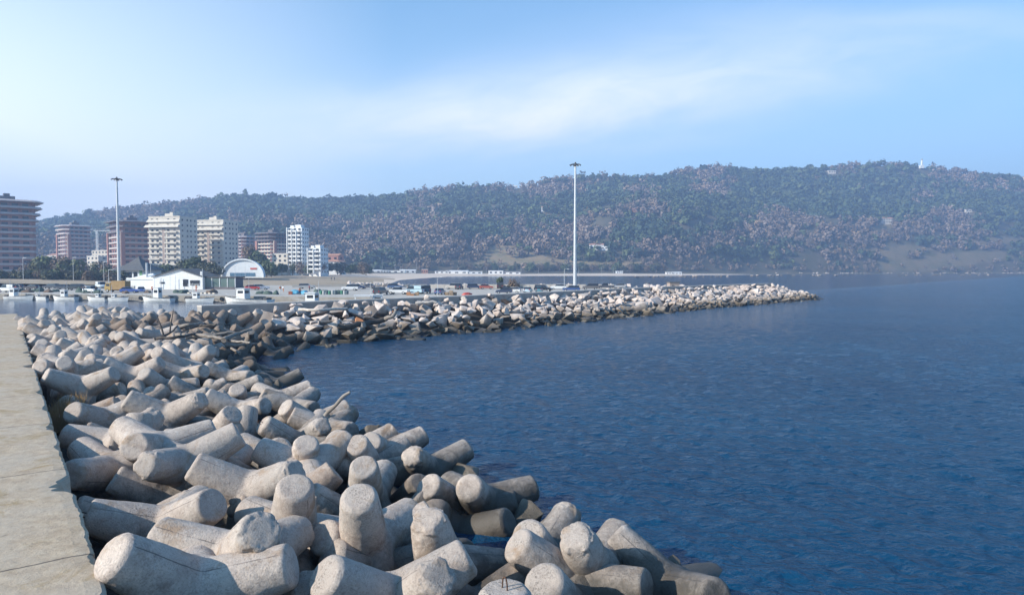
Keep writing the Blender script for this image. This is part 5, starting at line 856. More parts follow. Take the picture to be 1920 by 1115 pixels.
# ================================================================ MASTS, LAMPS, FENCE
def mast(px,D,ztop,label):
    t=empty('floodlight_mast',(px2x(px,D),D,AZ)); H=ztop-AZ; tag(t,label,'light mast','floodlight masts on the quay')
    m=MB(); m.tube([(0,0,0),(0,0,H*.5),(0,0,H)],[.56,.42,.24],14); m.build('pole',M_metal,t,True); m=MB(); m.tube([(0,0,0),(0,0,.5)],[.9,.9],10); m.build('base_plinth',M_apron,t)
    m=MB()
    P=[(1.15*math.cos(a*math.pi/8),1.15*math.sin(a*math.pi/8),H-.3) for a in range(17)]; m.tube(P,.07,5)
    for a in range(4): m.tube([(0,0,H-.3),(1.15*math.cos(a*math.pi/2),1.15*math.sin(a*math.pi/2),H-.3)],.06,5)
    m.tube([(0,0,H-.9),(0,0,H+.35)],[.34,.22],10); m.build('head_frame',M_dark,t)
    for k in range(8):
        a=k*math.pi/4+.2; b=MB(); b.box(0,0,0,.62,.34,.26); o=b.build('floodlight',M_dark,t); o.location=(1.45*math.cos(a),1.45*math.sin(a),H-.45); o.rotation_euler=(0,.5,a)
        b=MB(); b.box(0,0,-.145,.5,.28,.03); g=b.build('lens',M_lamp,o)
mast(1078,206,z_at(308,206),'tall silver floodlight mast standing in the car park'); mast(223.5,225,z_at(335,225),'tall silver floodlight mast behind the yellow lorry on the quay')
def lamp(px,D,ytop,label,bz=AZ,arm=.9,cat='street lamp'):
    t=empty('street_lamp',(px2x(px,D),D,bz)); H=z_at(ytop,D)-bz; tag(t,label,cat); m=MB(); m.tube([(0,0,0),(0,0,H)],[.10,.06],6); m.build('pole',M_metal,t)
    m=MB(); m.tube([(0,0,H),(arm*.6,0,H+.15),(arm,0,H+.12)],.045,5); m.build('arm',M_metal,t); m=MB(); m.box(arm+.2,0,H+.08,.55,.25,.12); m.build('lamp_head',M_white,t)
for px,D,yt,bz,lb in ((44,260,484,1.5,'thin lamp post in front of the tallest brown tower'),(95,330,470,3,'white lamp post rising from the leafy trees'),(138,260,483,1.5,'thin lamp post in front of the hedge, left of the short lamp'),(195,260,491,1.5,'low lamp post left of the green pavilion'),(204,215,506,1.4,'short lamp post left of the floodlight mast'),(283,240,482,1.5,'lamp post right of the green pavilion'),(441,250,498,1.4,'lamp post in front of the arched hall'),(460,310,500,3,'lamp post at the right end of the hall front'),(820,206,520,1.4,'slim lamp post by the car park rocks'),(1058,190,505,1.4,'short slim lamp post left of the car park mast'),(717,700,487,4.5,'lamp post behind the beach, left one of the group'),(741,700,484,4.5,'lamp post behind the beach kiosks'),(781,700,484,4.5,'lamp post behind the long beach shelter'),(637,560,492,4,'lamp post in front of the white villa')):
    lamp(px,D,yt,lb,bz)
for px,yt,lb in ((301,522,'white flag pole beside the gabled restaurant'),(380,505,'white flag pole between restaurant and pavilion')):
    D=196; t=empty('flag_pole',(px2x(px,D),D,AZ)); tag(t,lb,'pole'); H=z_at(yt,D)-AZ; m=MB(); m.tube([(0,0,0),(0,0,H)],[.07,.04],6); m.build('pole_shaft',M_white,t); m=MB(); m.tube([(0,0,H),(0,0,H+.15)],[.09,.09],6); m.build('finial',M_white,t)
t=empty('fence',(0,0,0)); tag(t,'low pale panel fence along the back of the car park','fence'); xa,xb=px2x(806,208),px2x(1152,208)
nP=26
for i in range(nP):
    x0=xa+(xb-xa)*i/nP; x1=xa+(xb-xa)*(i+1)/nP; m=MB(); m.box((x0+x1)/2,208.5,AZ+.65,x1-x0-.2,.14,1.2); m.build('panel',M_cope,t); m=MB(); m.box(x0,208.5,AZ+.7,.18,.22,1.4); m.build('post',M_apron,t)
# ================================================================ VEHICLES
def wheel(t,x,y,r=.32):
    m=MB(); P=[(x,y-.1,r),(x,y+.1,r)]; m.tube(P,r,14); o=m.build('wheel',M_tyre,t); m=MB(); m.tube([(x,y-.115,r),(x,y+.115,r)],r*.55,8); m.build('rim',M_metal,o)
CARS={}
KD={'hatch':(4.0,1.7,[(-2,.35),(-2,.92),(-1.9,1.0),(1.0,.98),(1.75,.85),(2,.7),(2,.35)],[(-1.9,1.0),(1.0,.98),(.35,1.44),(-1.35,1.46)]),
 'estate':(4.6,1.78,[(-2.3,.35),(-2.3,.98),(1.1,1.0),(2.05,.86),(2.3,.68),(2.3,.35)],[(-2.25,.98),(1.15,1.0),(.45,1.52),(-1.95,1.54)]),
 'suv':(4.7,1.88,[(-2.35,.42),(-2.35,1.1),(1.1,1.1),(2.1,1.0),(2.35,.8),(2.35,.42)],[(-2.3,1.1),(1.15,1.1),(.6,1.76),(-2.15,1.78)]),
 'van':(4.9,1.9,[(-2.4,.4),(-2.4,1.2),(1.5,1.15),(2.2,1.0),(2.45,.7),(2.45,.4)],[(-2.4,1.2),(1.55,1.15),(.95,1.95),(-2.3,1.98)]),
 'pickup':(5.0,1.85,[(-2.5,.45),(-2.5,1.05),(1.3,1.08),(2.3,.98),(2.5,.75),(2.5,.45)],[(-.7,1.06),(1.35,1.08),(.8,1.72),(-.55,1.72)])}
def make_car(kind):
    L,Wd,low,top=KD[kind]; t=empty(kind,(0,0,0)); h=Wd/2
    m=MB(); m.ext(low,-h,h); V=[]; rz_=top[2][1]
    (x0,z0),(x1,z1),(x2,z2),(x3,z3)=top
    m.box((x2+x3)/2,0,(z2+z3)/2,(x2-x3)+.04,Wd*.76,.07)
    if kind=='van': m.box((x3+.05+-.3)/2,0,1.6,abs(x3+.3)-.2,Wd*.93,.72)
    m.build('body',M_paint,t,True,.035)
    m=MB(); g=h*.93; g2=h*.76; V=[(x0+.04,-g,z0),(x1-.04,-g,z1),(x1-.04,g,z1),(x0+.04,g,z0),(x3,-g2,z3),(x2,-g2,z2),(x2,g2,z2),(x3,g2,z3)]
    m.add(V,[(3,2,1,0),(4,5,6,7),(0,1,5,4),(1,2,6,5),(2,3,7,6),(3,0,4,7)]); m.build('windows',M_glass,t)
    for x in (L*.31,-L*.30):
        for y in (-h+.1,h-.1): wheel(t,x,y,.36 if kind in('suv','van','pickup') else .31)
    for y in (-h*.7,h*.7): m=MB(); m.box(L/2,y,.72,.08,.36,.16); m.build('headlight',M_lamp,t); m=MB(); m.box(-L/2,y,.85,.08,.16,.28); m.build('tail_light',M_tail,t)
    return t
PROTO={}
def car(kind,px,py,col,ang,label,cat='car',group='cars parked on the quay'):
    g=ground_at(px,py,AZ)
    if kind not in PROTO: PROTO[kind]=t=make_car(kind)
    else:
        t=copy_tree(PROTO[kind])
    t.location=g; t.rotation_euler=(0,0,R(ang)); t.name='parked_'+('car' if kind in('hatch','estate') else kind); color_tree(t,col); tag(t,label,cat,group); return t
LBL=[('van',15.5,547.5,(.72,.72,.70),170,'white van at the left edge of the quay','van'),('pickup',172,549,(.68,.70,.70),-30,'white van-like pickup beside the hooded truck','van'),('van',190,540,(.66,.72,.74),-40,'pale blue-white van behind the white pickup','van'),
('hatch',243,549,(.08,.14,.42),15,'bright blue hatchback beside the yellow lorry','car'),('hatch',265,548.5,(.06,.11,.33),-60,'blue hatchback facing the harbour right of the lorry','car'),
('estate',489,543,(.34,.38,.46),8,'silver-blue estate car behind the large white fishing boat','car'),('hatch',474,543.5,(.48,.04,.04),12,'red car tucked behind the silver-blue estate','car'),
('suv',657,544.5,(.62,.64,.66),178,'white off-road car in front of the low kerb wall','car'),('estate',670,541.5,(.03,.05,.12),5,'dark navy car just behind the white off-road car','car'),
('suv',714,552.5,(.03,.035,.05),75,'black off-road car seen end on by the white awning','car'),('estate',741,541,(.06,.11,.22),5,'blue estate car in front of the white rocks','car'),('pickup',747,551.5,(.66,.66,.66),170,'white pickup beside the black end-on car','car'),
('van',776,551,(.42,.56,.62),165,'light blue van between the white pickup and the teal van','van'),('van',797,550,(.05,.10,.14),110,'dark teal van next to the light blue one','van'),('suv',850,542,(.50,.45,.40),175,'beige off-road car by the panel fence','car'),('hatch',861,542,(.04,.04,.05),80,'small dark car touching the beige one','car'),
('hatch',825,552,(.05,.09,.20),80,'small blue car behind the last boat cabin','car'),
('estate',890,541.5,(.03,.05,.11),8,'dark blue car alone against the panel fence','car'),('van',939,541,(.02,.022,.03),85,'black van seen from behind beside the brown bush','van'),
('hatch',945,550.5,(.03,.045,.09),178,'dark blue hatchback nearest the wall, with a white car behind','car'),('hatch',961,549.5,(.66,.66,.65),170,'white hatchback half behind the dark blue one','car'),('hatch',990,549,(.36,.47,.54),80,'pale blue hatchback just behind the seawall','car'),
('suv',1019,546.5,(.015,.016,.02),-15,'big black car behind a small teal one','car'),('hatch',1011,548.5,(.08,.20,.24),85,'small teal hatchback in front of the black car','car'),('estate',1047,542.5,(.72,.73,.74),176,'white saloon left of the car park mast','car'),
('estate',1071,546,(.03,.07,.20),172,'deep blue car half hidden by the seawall at the mast foot','car'),('suv',1107,543,(.13,.12,.12),178,'dark grey estate right of the mast','car'),('pickup',1136,541.5,(.05,.055,.075),176,'dark pickup beside the dark grey estate','car'),('hatch',1213,538,(.62,.60,.56),85,'small white car alone at the far end of the car park','car'),
('hatch',32,541.5,(.10,.10,.11),170,'dark car right of the white van at the left edge','car'),('estate',96,541,(.05,.06,.08),172,'dark estate car between net piles on the left quay','car'),('hatch',60,543,(.06,.05,.05),175,'dark brown car behind the dark net heaps','car'),('hatch',118,542.5,(.07,.08,.10),5,'dark blue-grey car behind the second boat','car'),('suv',140,544,(.04,.045,.05),178,'black off-road car right of the person in black','car'),('hatch',152,541,(.45,.45,.44),5,'pale grey car on the left quay beyond the black off-road car','car'),('estate',575,541,(.30,.31,.32),5,'grey estate car by the left end of the kerb wall','car'),('hatch',690,541,(.10,.10,.12),175,'dark grey car between the navy car and the blue estate','car'),('hatch',1160,540.5,(.35,.36,.38),178,'silver car right of the dark pickup','car'),('hatch',912,542,(.40,.10,.07),8,'dull red car between the dark blue car and the black van','car')]
for k,px,py,col,a,lb,ct in LBL: car(k,px,py,col,a,lb,ct)
# yellow lorry
g=ground_at(219,547.5,AZ); t=empty('lorry',g,R(-8)); tag(t,'yellow lorry with a tan canvas box at the mast foot','lorry')
m=MB(); m.box(1.2,0,1.75,4.0,2.1,2.3); o=m.build('cargo_box',noisy('tan_canvas',(.27,.17,.07),(.33,.22,.10),1,.9,.1,.01),t,False,.06); m=MB(); m.ext([(-2.7,.5),(-2.7,1.5),(-2.3,2.3),(-.95,2.35),(-.95,.5)],-1,1); m.build('cab',noisy('yellow_paint',(.33,.22,.06),(.38,.26,.08),1,.5,.1,.01),t,False,.05)
m=MB(); m.add([(-2.74,-.85,1.5),(-2.74,.85,1.5),(-2.34,.8,2.22),(-2.34,-.8,2.22)],[(0,1,2,3)]); m.box(-1.7,-1.02,1.85,.9,.04,.55); m.box(-1.7,1.02,1.85,.9,.04,.55); m.build('windows',M_glass,t); m=MB(); m.box(.2,0,.5,5.6,.9,.25); m.build('chassis',M_dark,t)
for x in (-1.9,1.9):
    for y in (-.9,.9): wheel(t,x,y,.42)
for y in (-.7,.7): m=MB(); m.box(-2.72,y,.8,.08,.3,.18); m.build('headlight',M_lamp,t)
# ================================================================ BOATS
def quay_pt(px,off):
    A=Vector((-123,164.6,0)); B2=Vector((30,126.5,0)); q=min((abs(A.lerp(B2,i/800).x/A.lerp(B2,i/800).y*F+CX-px),i) for i in range(-400,801))[1]; p=A.lerp(B2,q/800); return p+Vector((-.242,-.970,0))*off
def boat(px,py,Lp,rz,label,D=None,cab=.0,cabh=2.0,wide=None,canopy=False,gear=True,hullm=None):
    g=ground_at(px,py,0) if D is None else Vector((px2x(px,D),D,0)); L=Lp if D is not None else Lp/F*g.y; B_=L*.30; g=g if D is not None else quay_pt(px,B_/2+.9+max(0,0)); rz=rz-14 if D is None else rz+0; t=empty('fishing_boat',(g.x,g.y,.0),R(rz)); tag(t,label,'boat','fishing boats moored along the quay'); B=wide or L*.30
    V=[];Fc=[];n=11; 
    for i in range(n):
        u=i/(n-1); x=-L/2+L*u; w=B/2*(1-max(0,(u-.45)/.55)**2.3)*(.82+.18*min(1,u/.2)); sh=.75+.10*L*max(0,u-.35)**1.8+.1
        for (fy,z) in ((-1,sh),(-.86,.35),(-.5,-.25),(.5,-.25),(.86,.35),(1,sh)): V.append((x+(.35*(z) if u>.95 else 0),w*fy,z))
    for i in range(n-1):
        for j in range(5): Fc.append((i*6+j,(i+1)*6+j,(i+1)*6+j+1,i*6+j+1))
    Fc+=[tuple(range(6)),tuple(range((n-1)*6,n*6))]
    m=MB(); m.add(V,Fc); h=m.build('hull',hullm or M_hullw,t); 
    DV=[];DF=[]
    for i in range(n): a=V[i*6]; DV+=[(a[0],a[1]*.94,a[2]-.28),(a[0],-a[1]*.94,a[2]-.28)]
    for i in range(n-1): DF.append((2*i,2*i+1,2*i+3,2*i+2))
    m=MB(); m.add(DV,DF); m.build('deck',M_deck,t)
    m=MB(); P=[(V[i*6][0],V[i*6][1],V[i*6][2]+.03) for i in range(n)]; m.tube(P,.06,5); P=[(V[i*6+5][0],V[i*6+5][1],V[i*6+5][2]+.03) for i in range(n)]; m.tube(P,.06,5); m.build('gunwale',M_dark if gear else M_white,t)
    cw,cl=B*.55,L*.19; cx=cab*L; cz=.75+.05*L
    m=MB(); m.box(cx,0,cz+cabh/2-.35,cl,cw,cabh,0,.93); m.box(cx,0,cz+cabh-.28,cl*1.12,cw*1.15,.12); w_=m.build('wheelhouse',M_white,t)
    for s_ in (-1,1): b=MB(); b.box(cx,s_*cw*.485,cz+cabh*.62-.2,cl*.62,.06,cabh*.26); b.build('window',M_glass,w_)
    for s_ in (-1,1): b=MB(); b.box(cx+s_*cl*.49,0,cz+cabh*.62-.2,.06,cw*.72,cabh*.26); b.build('window',M_glass,w_)
    m=MB(); m.tube([(cx-cl*.7,0,cz),(cx-cl*.7,0,cz+cabh+1.9)],[.06,.03],6); m.tube([(cx-cl*.7,0,cz+cabh+1.2),(cx-cl*.7-.2,.7,cz+cabh+1.2)],.03,5); m.build('mast',M_metal,t)
    m=MB(); 
    for i in range(6,n,1):
        for s_ in (0,5): a=V[i*6+s_]; m.tube([a,(a[0],a[1],a[2]+.6)],.025,4)
    for s_ in (0,5): m.tube([(V[i*6+s_][0],V[i*6+s_][1],V[i*6+s_][2]+.6) for i in range(6,n)],.025,4)
    m.build('bow_rail',M_metal,t)
    if gear:
        m=MB(); m.tube([(-L*.32,-B*.2,.95),(-L*.32,B*.2,.95)],.28,8); m.box(-L*.42,0,.9,.9,B*.5,.7); m.build('winch',M_dark,t)
    if canopy:
        m=MB(); m.box(cx-L*.27,0,cz+cabh*.8,L*.36,B*.8,.1)
        for a in (-1,1):
            for q in (-.42,-.12): m.tube([(cx+L*q,a*B*.36,.6),(cx+L*q,a*B*.36,cz+cabh*.8)],.05,5)
        m.build('awning',M_white,t)
    return t
boat(50,561,58,2,'small white fishing boat nearest the left edge, wheelhouse aft',cab=-.2)
boat(135,561.5,48,182,'white fishing boat with low wheelhouse, second from the left edge',cab=.05,cabh=1.6)
boat(193,562,41,178,'low open white boat with dark gear, third from the left edge',cab=-.05,cabh=.9)
boat(309,564.5,62,180,'white fishing boat with high bow below the restaurant',cab=.02,cabh=2.3)
boat(479,567.5,98,176,'largest white fishing boat, its hull end hidden by the seawall',cab=.12,cabh=2.1)
boat(232,562,36,5,'small white skiff moored between the third boat and the high-bowed boat',cab=-.25,cabh=.8)
boat(88,561,30,175,'tiny white dinghy with an outboard between first and second boats',cab=.3,cabh=.6)
boat(385,565,52,3,'blue-and-white open boat below the glass pavilion',cab=-.15,cabh=1.3)
boat(600,0,10.0,170,'white boat with blue-windowed cabin, hull behind the seawall',D=124,cab=.16,cabh=2.0)
boat(690,0,9.0,10,'white boat with long white awning behind the seawall',D=118,cab=.18,cabh=1.9,canopy=True)
boat(812,0,7.5,172,'white boat cabin close behind the seawall, rightmost boat',D=121,cab=.02,cabh=1.5)
# ================================================================ QUAY CLUTTER
def pile_mesh(seed,mat,w=1.3,h=.8,name='net_pile'):
    bm=bmesh.new(); bmesh.ops.create_icosphere(bm,subdivisions=3,radius=1)
    for v in bm.verts:
        p=v.co.copy(); k=1+.35*noise.fractal(p*1.6+Vector((seed*5,0,0)),1,2,4); v.co=Vector((p.x*w*k,p.y*w*.7*k,max(-.02,p.z*h*k)))
    me=bpy.data.meshes.new(name); bm.to_mesh(me); bm.free(); me.materials.append(mat); me.polygons.foreach_set('use_smooth',[True]*len(me.polygons)); return me
PM=[pile_mesh(1,M_net),pile_mesh(2,M_netb),pile_mesh(3,M_net,1.0,1.1),pile_mesh(4,M_blue,1.5,.9),pile_mesh(5,M_red,1.1,.6)]
NP=[(41,547,0,'dark net pile between the white van and the first boat'),(52,548,1,'brown net heap behind the first boat'),(65,546,0,'dark net heap right of the first boat'),(76,547,2,'tall dark net heap midway between first and second boats'),(91,548,1,'brown rope heap left of the second boat'),(104,547,0,'dark net heap near the second boat wheelhouse'),(150,548,2,'dark net heap right of the second boat'),(162,549,0,'black net heap beside the white pickup'),(184,549.5,0,'black net heap between pickup and lorry'),(236,550,1,'brown net heap in front of the lorry'),(277,549,1,'brown net heap right of the blue cars'),(331,549,0,'dark net heap below the restaurant windows'),(345,549.5,0,'dark net heap left of the striped kerb'),(398,549,1,'low brown net heap below the pavilion'),(489,551,0,'dark net heap behind the large boat wheelhouse'),(502,551.5,0,'black net heap behind the large boat stern'),(517,552,2,'dark heap at the stern of the large boat'),(556,551,3,'blue tarpaulin heap on the quay'),(571,551,3,'turquoise tarpaulin heap beside the blue-windowed cabin'),(596,549.5,2,'green net heap left of the row of barrels'),(609,548,0,'dark green net heap above the barrels'),(634,551,0,'dark net heap right of the barrels'),(876,553.5,4,'small red net heap just behind the seawall')]
for px,py,k,lb in NP:
    g=ground_at(px,py,AZ); o=bpy.data.objects.new('net_pile',PM[k]); C.objects.link(o); o.location=g; o.rotation_euler=(0,0,rs.uniform(0,6)); s_=rs.uniform(.8,1.2); o.scale=(s_,s_,s_); tag(o,lb,'net pile')
def barrel(px,py,col,label):
    g=ground_at(px,py,AZ); m=MB(); m.tube([(0,0,0),(0,0,.3),(0,0,.6),(0,0,.9)],[.28,.33,.33,.28],10); o=m.build('barrel',M_tint,None,True); o.location=g; o.color=(*col,1); tag(o,label,'barrel','barrels lined up on the quay'); return o
for i,px in enumerate((602,607,613,618,624,629,641,646,651)): barrel(px,551.5+(i%2)*.6,((.05,.22,.14),(.40,.42,.42),(.08,.12,.14))[i%3],('green','grey','dark')[i%3]+' barrel in the row behind the low kerb wall')
CR=None
for px,py,col,n_,lb in ((716,549,(.5,.5,.48),2,'white crate stack beside the awning boat'),(766,553.5,(.45,.20,.08),2,'orange crate stack below the light blue van'),(773,554,(.40,.18,.07),1,'single orange crate right of the orange stack'),(782,553.8,(.30,.20,.12),2,'wooden crate stack below the teal van'),(838,553.5,(.28,.20,.13),2,'wooden crate stack right of the last boat cabin'),(846,553.8,(.33,.24,.16),3,'taller wooden crate stack near the seawall'),(853,553.5,(.30,.22,.15),2,'brown crate stack nearest the red net heap'),(295,541,(.42,.14,.05),3,'orange crate stack left of the restaurant'),(287,541.5,(.45,.17,.06),2,'low orange crate stack by the marquee'),(250,543,(.5,.48,.44),3,'pale crate stack in front of the marquee'),(545,552,(.35,.1,.05),2,'red crate stack right of the large boat'),(130,541,(.2,.2,.22),2,'grey crate stack between cars on the left quay')):
    g=ground_at(px,py,AZ)
    for k in range(n_):
        m=MB(); m.box(0,0,.02,.85,.6,.06); 
        for sx_,sy_,w_,d_ in ((-.4,0,.05,.6),(.4,0,.05,.6),(0,-.28,.85,.05),(0,.28,.85,.05)): m.box(sx_,sy_,.2,w_,d_,.32)
        o=m.build('crate',M_tint); o.color=(*col,1); o.location=g+Vector((rs.uniform(-.04,.04),0,k*.37)); o.rotation_euler=(0,0,rs.uniform(-.15,.15))
        pos={0:'bottom',n_-1:'top'}.get(k,'middle'); tag(o,(pos+' crate of the ' if n_>1 else '')+lb,'crate')
# striped kerb, low kerb wall and fenders
t=empty('striped_kerb',(0,0,0)); tag(t,'black and yellow striped kerb on the quay below the restaurant','kerb'); A=ground_at(352,550,AZ); B_=ground_at(407,551,AZ)
for i in range(14):
    p=A.lerp(B_,(i+.5)/14); m=MB(); m.box(p.x,p.y,AZ+.14,(B_-A).length/14-.02,.3,.28,math.atan2(B_.y-A.y,B_.x-A.x)); m.build('stripe_block',M_dark if i%2 else M_cream,t)
A=ground_at(548,538,AZ); B_=ground_at(800,536.5,AZ); m=MB(); p=(A+B_)/2; m.box(p.x,p.y,AZ+.35,(B_-A).length,.5,.7,math.atan2(B_.y-A.y,B_.x-A.x)); o=m.build('kerb_wall',M_apron); tag(o,'long low concrete kerb wall behind the parked cars','wall')
for px in (85,98,182,232,262,300,350,415): 
    A=Vector((-123,164.6)); B2=Vector((30,126.5)); best=min((abs((A.lerp(B2,i/400)).x/(A.lerp(B2,i/400)).y*F+CX-px),i) for i in range(401)); q=A.lerp(B2,best[1]/400)
    m=MB(); P=[(.34*math.cos(a*math.pi/6),0,.34*math.sin(a*math.pi/6)) for a in range(13)]; m.tube(P,.12,6); o=m.build('tyre_fender',M_tyre,None,True); o.location=(q.x-.03,q.y-.16,.75); o.rotation_euler=(0,0,math.atan2(B2.y-A.y,B2.x-A.x)); tag(o,'black tyre fender hanging on the quay face','fender','tyre fenders on the quay face')
# ================================================================ PEOPLE
def person(px,py,top,bottom,label,rz=0,D=None,z=None,walk=.12):
    g=ground_at(px,py,AZ) if D is None else Vector((px2x(px,D),D,z)); me=bpy.data.meshes.new('person'); w=walk
    V=[(0,0,.93),(0,0,1.15),(0,0,1.38),(0,0,1.50),(0,.02,1.60),(0,.02,1.72),(-.19,0,1.40),(-.25,.03,1.13),(-.24,-.08,.88),(.19,0,1.40),(.25,-.03,1.13),(.24,.08,.88),(-.10,0,.90),(-.10,-w*.5,.50),(-.10,w*.6,.09),(-.10,-.12+w*.6,.04),(.10,0,.90),(.10,-w,.50),(.10,-w*1.1,.09),(.10,-.14-w*1.1,.04)]
    E=[(0,1),(1,2),(2,3),(3,4),(4,5),(2,6),(6,7),(7,8),(2,9),(9,10),(10,11),(0,12),(12,13),(13,14),(14,15),(0,16),(16,17),(17,18),(18,19)]
    RD=[.15,.14,.16,.06,.095,.08,.07,.052,.04,.07,.052,.04,.095,.07,.048,.045,.095,.07,.048,.045]
    me.from_pydata(V,E,[]); o=bpy.data.objects.new('tmp',me); C.objects.link(o); sk=o.modifiers.new('s','SKIN'); sb=o.modifiers.new('u','SUBSURF'); sb.levels=1; sb.render_levels=1
    for i,r in enumerate(RD): me.skin_vertices[0].data[i].radius=(r,r*.8)
    dg=bpy.context.evaluated_depsgraph_get(); m2=bpy.data.meshes.new_from_object(o.evaluated_get(dg)); bpy.data.objects.remove(o)
    m2.materials.clear(); sk_=M_skin; m2.materials.append(sk_); m2.materials.append(top); m2.materials.append(bottom); m2.materials.append(M_hair)
    for p in m2.polygons:
        c=p.center; p.material_index=2 if c.z<.95 else 1 if c.z<1.47 and c.z>.95 and not (abs(c.x)>.2 and c.z<.95) else (3 if (c.z>1.66 or (c.y>.05 and c.z>1.52)) else 0)
        p.use_smooth=True
    q=bpy.data.objects.new('person',m2); C.objects.link(q); q.location=g; q.rotation_euler=(0,0,R(rz)); tag(q,label,'person')
M_skin=M('skin',(.45,.28,.2),.7); M_hair=M('hair',(.04,.03,.02),.8); K=lambda n,c: M(n,c,.85)
cr,cb,cw_,co,cd=K('red_cloth',(.45,.04,.05)),K('navy_cloth',(.03,.05,.13)),K('white_cloth',(.62,.6,.58)),K('orange_cloth',(.55,.2,.08)),K('dark_cloth',(.03,.03,.035))
for a in ((29.5,548,cr,cd,'person in a red jacket beside the white van',40),(157,550,cb,cd,'person in navy standing left of the white pickup',120),(124,543,cd,cb,'person in black on the quay behind the second boat',200),(180,549.5,cd,cd,'person in black at the white pickup door',30),(286,550,cr,cb,'person in red by the low orange crates',90),(368,546,co,cr,'person in orange below the restaurant terrace',10),(525.5,548,co,cw_,'person in orange behind the large boat, left of two',60),(531,547.5,cw_,co,'person in a pale shirt behind the large boat, right of two',150),(562,553,co,cd,'person in orange beside the blue tarpaulin',220),(580,546,cr,cd,'person in red standing by the low kerb wall',90),(595,550,cw_,cb,'person in white beside the green net heap',0),(698,541,cd,cd,'person in black walking near the white rocks',60)):
    person(*a[:5],rz=a[5])
D=360; zz=coast_z(px2x(621.5,D),D)
person(621.5,0,cd,cd,'left of the two people walking on the sandy flat',30,D,zz); person(627,0,cb,cd,'right of the two people walking on the sandy flat',50,D,zz)
# ================================================================ TREES
def crown_mesh(seed,rad,hgt,cols,nq,sz,lobes=6):
    rg=np.random.default_rng(seed); c=rg.normal(size=(lobes,3)); c/=np.linalg.norm(c,axis=1,keepdims=True); c*=np.array([rad,rad,hgt])*.5; c[:,2]+=0
    V,Q,cc=leaf_quads(c,np.full(lobes,rad*.62),np.full(lobes,hgt*.58),np.array([cols[i%len(cols)] for i in range(lobes)]),nq//lobes,np.full(lobes,sz),rng=rg); return np_mesh('crown',V,Q,M_fol,cc)
GRN=[(.065,.09,.034),(.08,.105,.04),(.05,.07,.03)]; OLV=[(.085,.085,.045),(.10,.10,.06),(.07,.075,.04)]; BRN=[(.15,.10,.07),(.12,.09,.065),(.18,.13,.09)]; YEL=[(.11,.12,.035),(.09,.11,.03),(.13,.13,.05)]
CM={k:[crown_mesh(10*i+j,1,h,c,n_,s_) for j in range(3)] for i,(k,h,c,n_,s_) in enumerate((('green',.85,GRN,900,.13),('olive',.8,OLV,900,.11),('brown',.95,BRN,800,.085),('yellow',.85,YEL,900,.12),('conifer',2.2,GRN,900,.12),('pine',.45,GRN,800,.14)))}
def trunk_mesh():
    m=MB(); m.tube([(0,0,-.3),(.02,0,.4),(0,.02,1)],[.085,.06,.035],7)
    for a in range(5): m.tube([(0,0,.62+.06*a),(.25*math.cos(a*1.4),.25*math.sin(a*1.4),.9+.05*a),(.5*math.cos(a*1.4),.5*math.sin(a*1.4),1.2+.04*a)],[.035,.022,.01],5)
    o=m.build('trunk',M_bark,None,True); d=o.data; bpy.data.objects.remove(o); return d
TRM=trunk_mesh(); TN={'conifer':'conifer','pine':'pine_tree'}
def tree(kind,px,D,bz,r,h,label,cat='tree',group=None,j=None,bush=False,name=None):
    """r crown radius, h total height"""
    t=empty(name or TN.get(kind,'bush' if bush else 'tree'),(px2x(px,D),D,bz),rs.uniform(0,6.28)); tag(t,label,cat,group)
    hk={'green':.85,'olive':.8,'brown':.95,'yellow':.85,'conifer':2.2,'pine':.45}[kind]; ch=r*hk*1.12; o=bpy.data.objects.new('crown',CM[kind][rs.randrange(3)]); C.objects.link(o); o.parent=t; o.scale=(r,r,r); o.location=(0,0,max(h-ch,ch*.7))
    u=bpy.data.objects.new('trunk',TRM); C.objects.link(u); u.parent=t; q=max(h-ch*1.1,h*.3); u.scale=(q*1.0,q*1.0,q); return t
T_=[('yellow',85,330,3,5.5,11,'yellow-green round tree left of the white lamp post'),('yellow',99,335,3,5,10.5,'green tree just right of the white lamp post'),('brown',113,330,3,5.5,12,'russet leafless tree between two green ones'),('yellow',133,330,3,6,11.5,'broad yellow-green tree right of the russet one'),('conifer',178,300,2.5,2.2,9.5,'dark pointed conifer left of the green pavilion'),
('olive',352,320,3,5,10,'olive tree left of the arched hall, before the left cream tower'),('green',364,318,3,4.5,10.5,'taller dark tree before the left cream tower'),('olive',388,318,3,5,9.5,'olive tree touching the arched hall roof'),('olive',402,312,3,4.2,7.5,'low olive tree in front of the hall roof'),('olive',374,312,3,4.4,8,'low grey-green tree between the cream towers'),
('brown',470,430,4,6,20,'tall bare brown tree right of the right cream tower'),('green',485,420,4,6,15,'dark evergreen behind the arched hall'),('green',500,400,4,5,10,'dark bush-like tree at the right end of the hall'),('green',509,390,4,5,8.5,'low dark tree left of the white hotel'),('brown',478,440,4,5,17,'bare brown tree behind the dark evergreen'),('green',529,440,4.5,3.5,7,'small dark tree at the tall hotel foot'),('conifer',549,430,4.5,1.8,8,'narrow conifer in front of the tall hotel'),('green',300,330,3,4.5,6,'dark low tree right of the green pavilion'),('green',316,330,3,4.5,6.5,'dark low tree before the left cream tower foot'),('olive',330,330,3,4,6,'grey-green low tree at the cream tower foot'),('olive',207,300,2.6,4,6.5,'low olive tree left of the floodlight mast'),('brown',193,330,3,5,8,'bare brown tree behind the conifer'),('brown',165,340,3,4.5,7.5,'bare brown tree right of the broad yellow-green one'),('brown',55,330,3,5,8,'bare brown tree below the tallest brown tower'),('olive',72,332,3,5,8.5,'olive tree below the tallest brown tower')]
for a in T_: tree(*a)
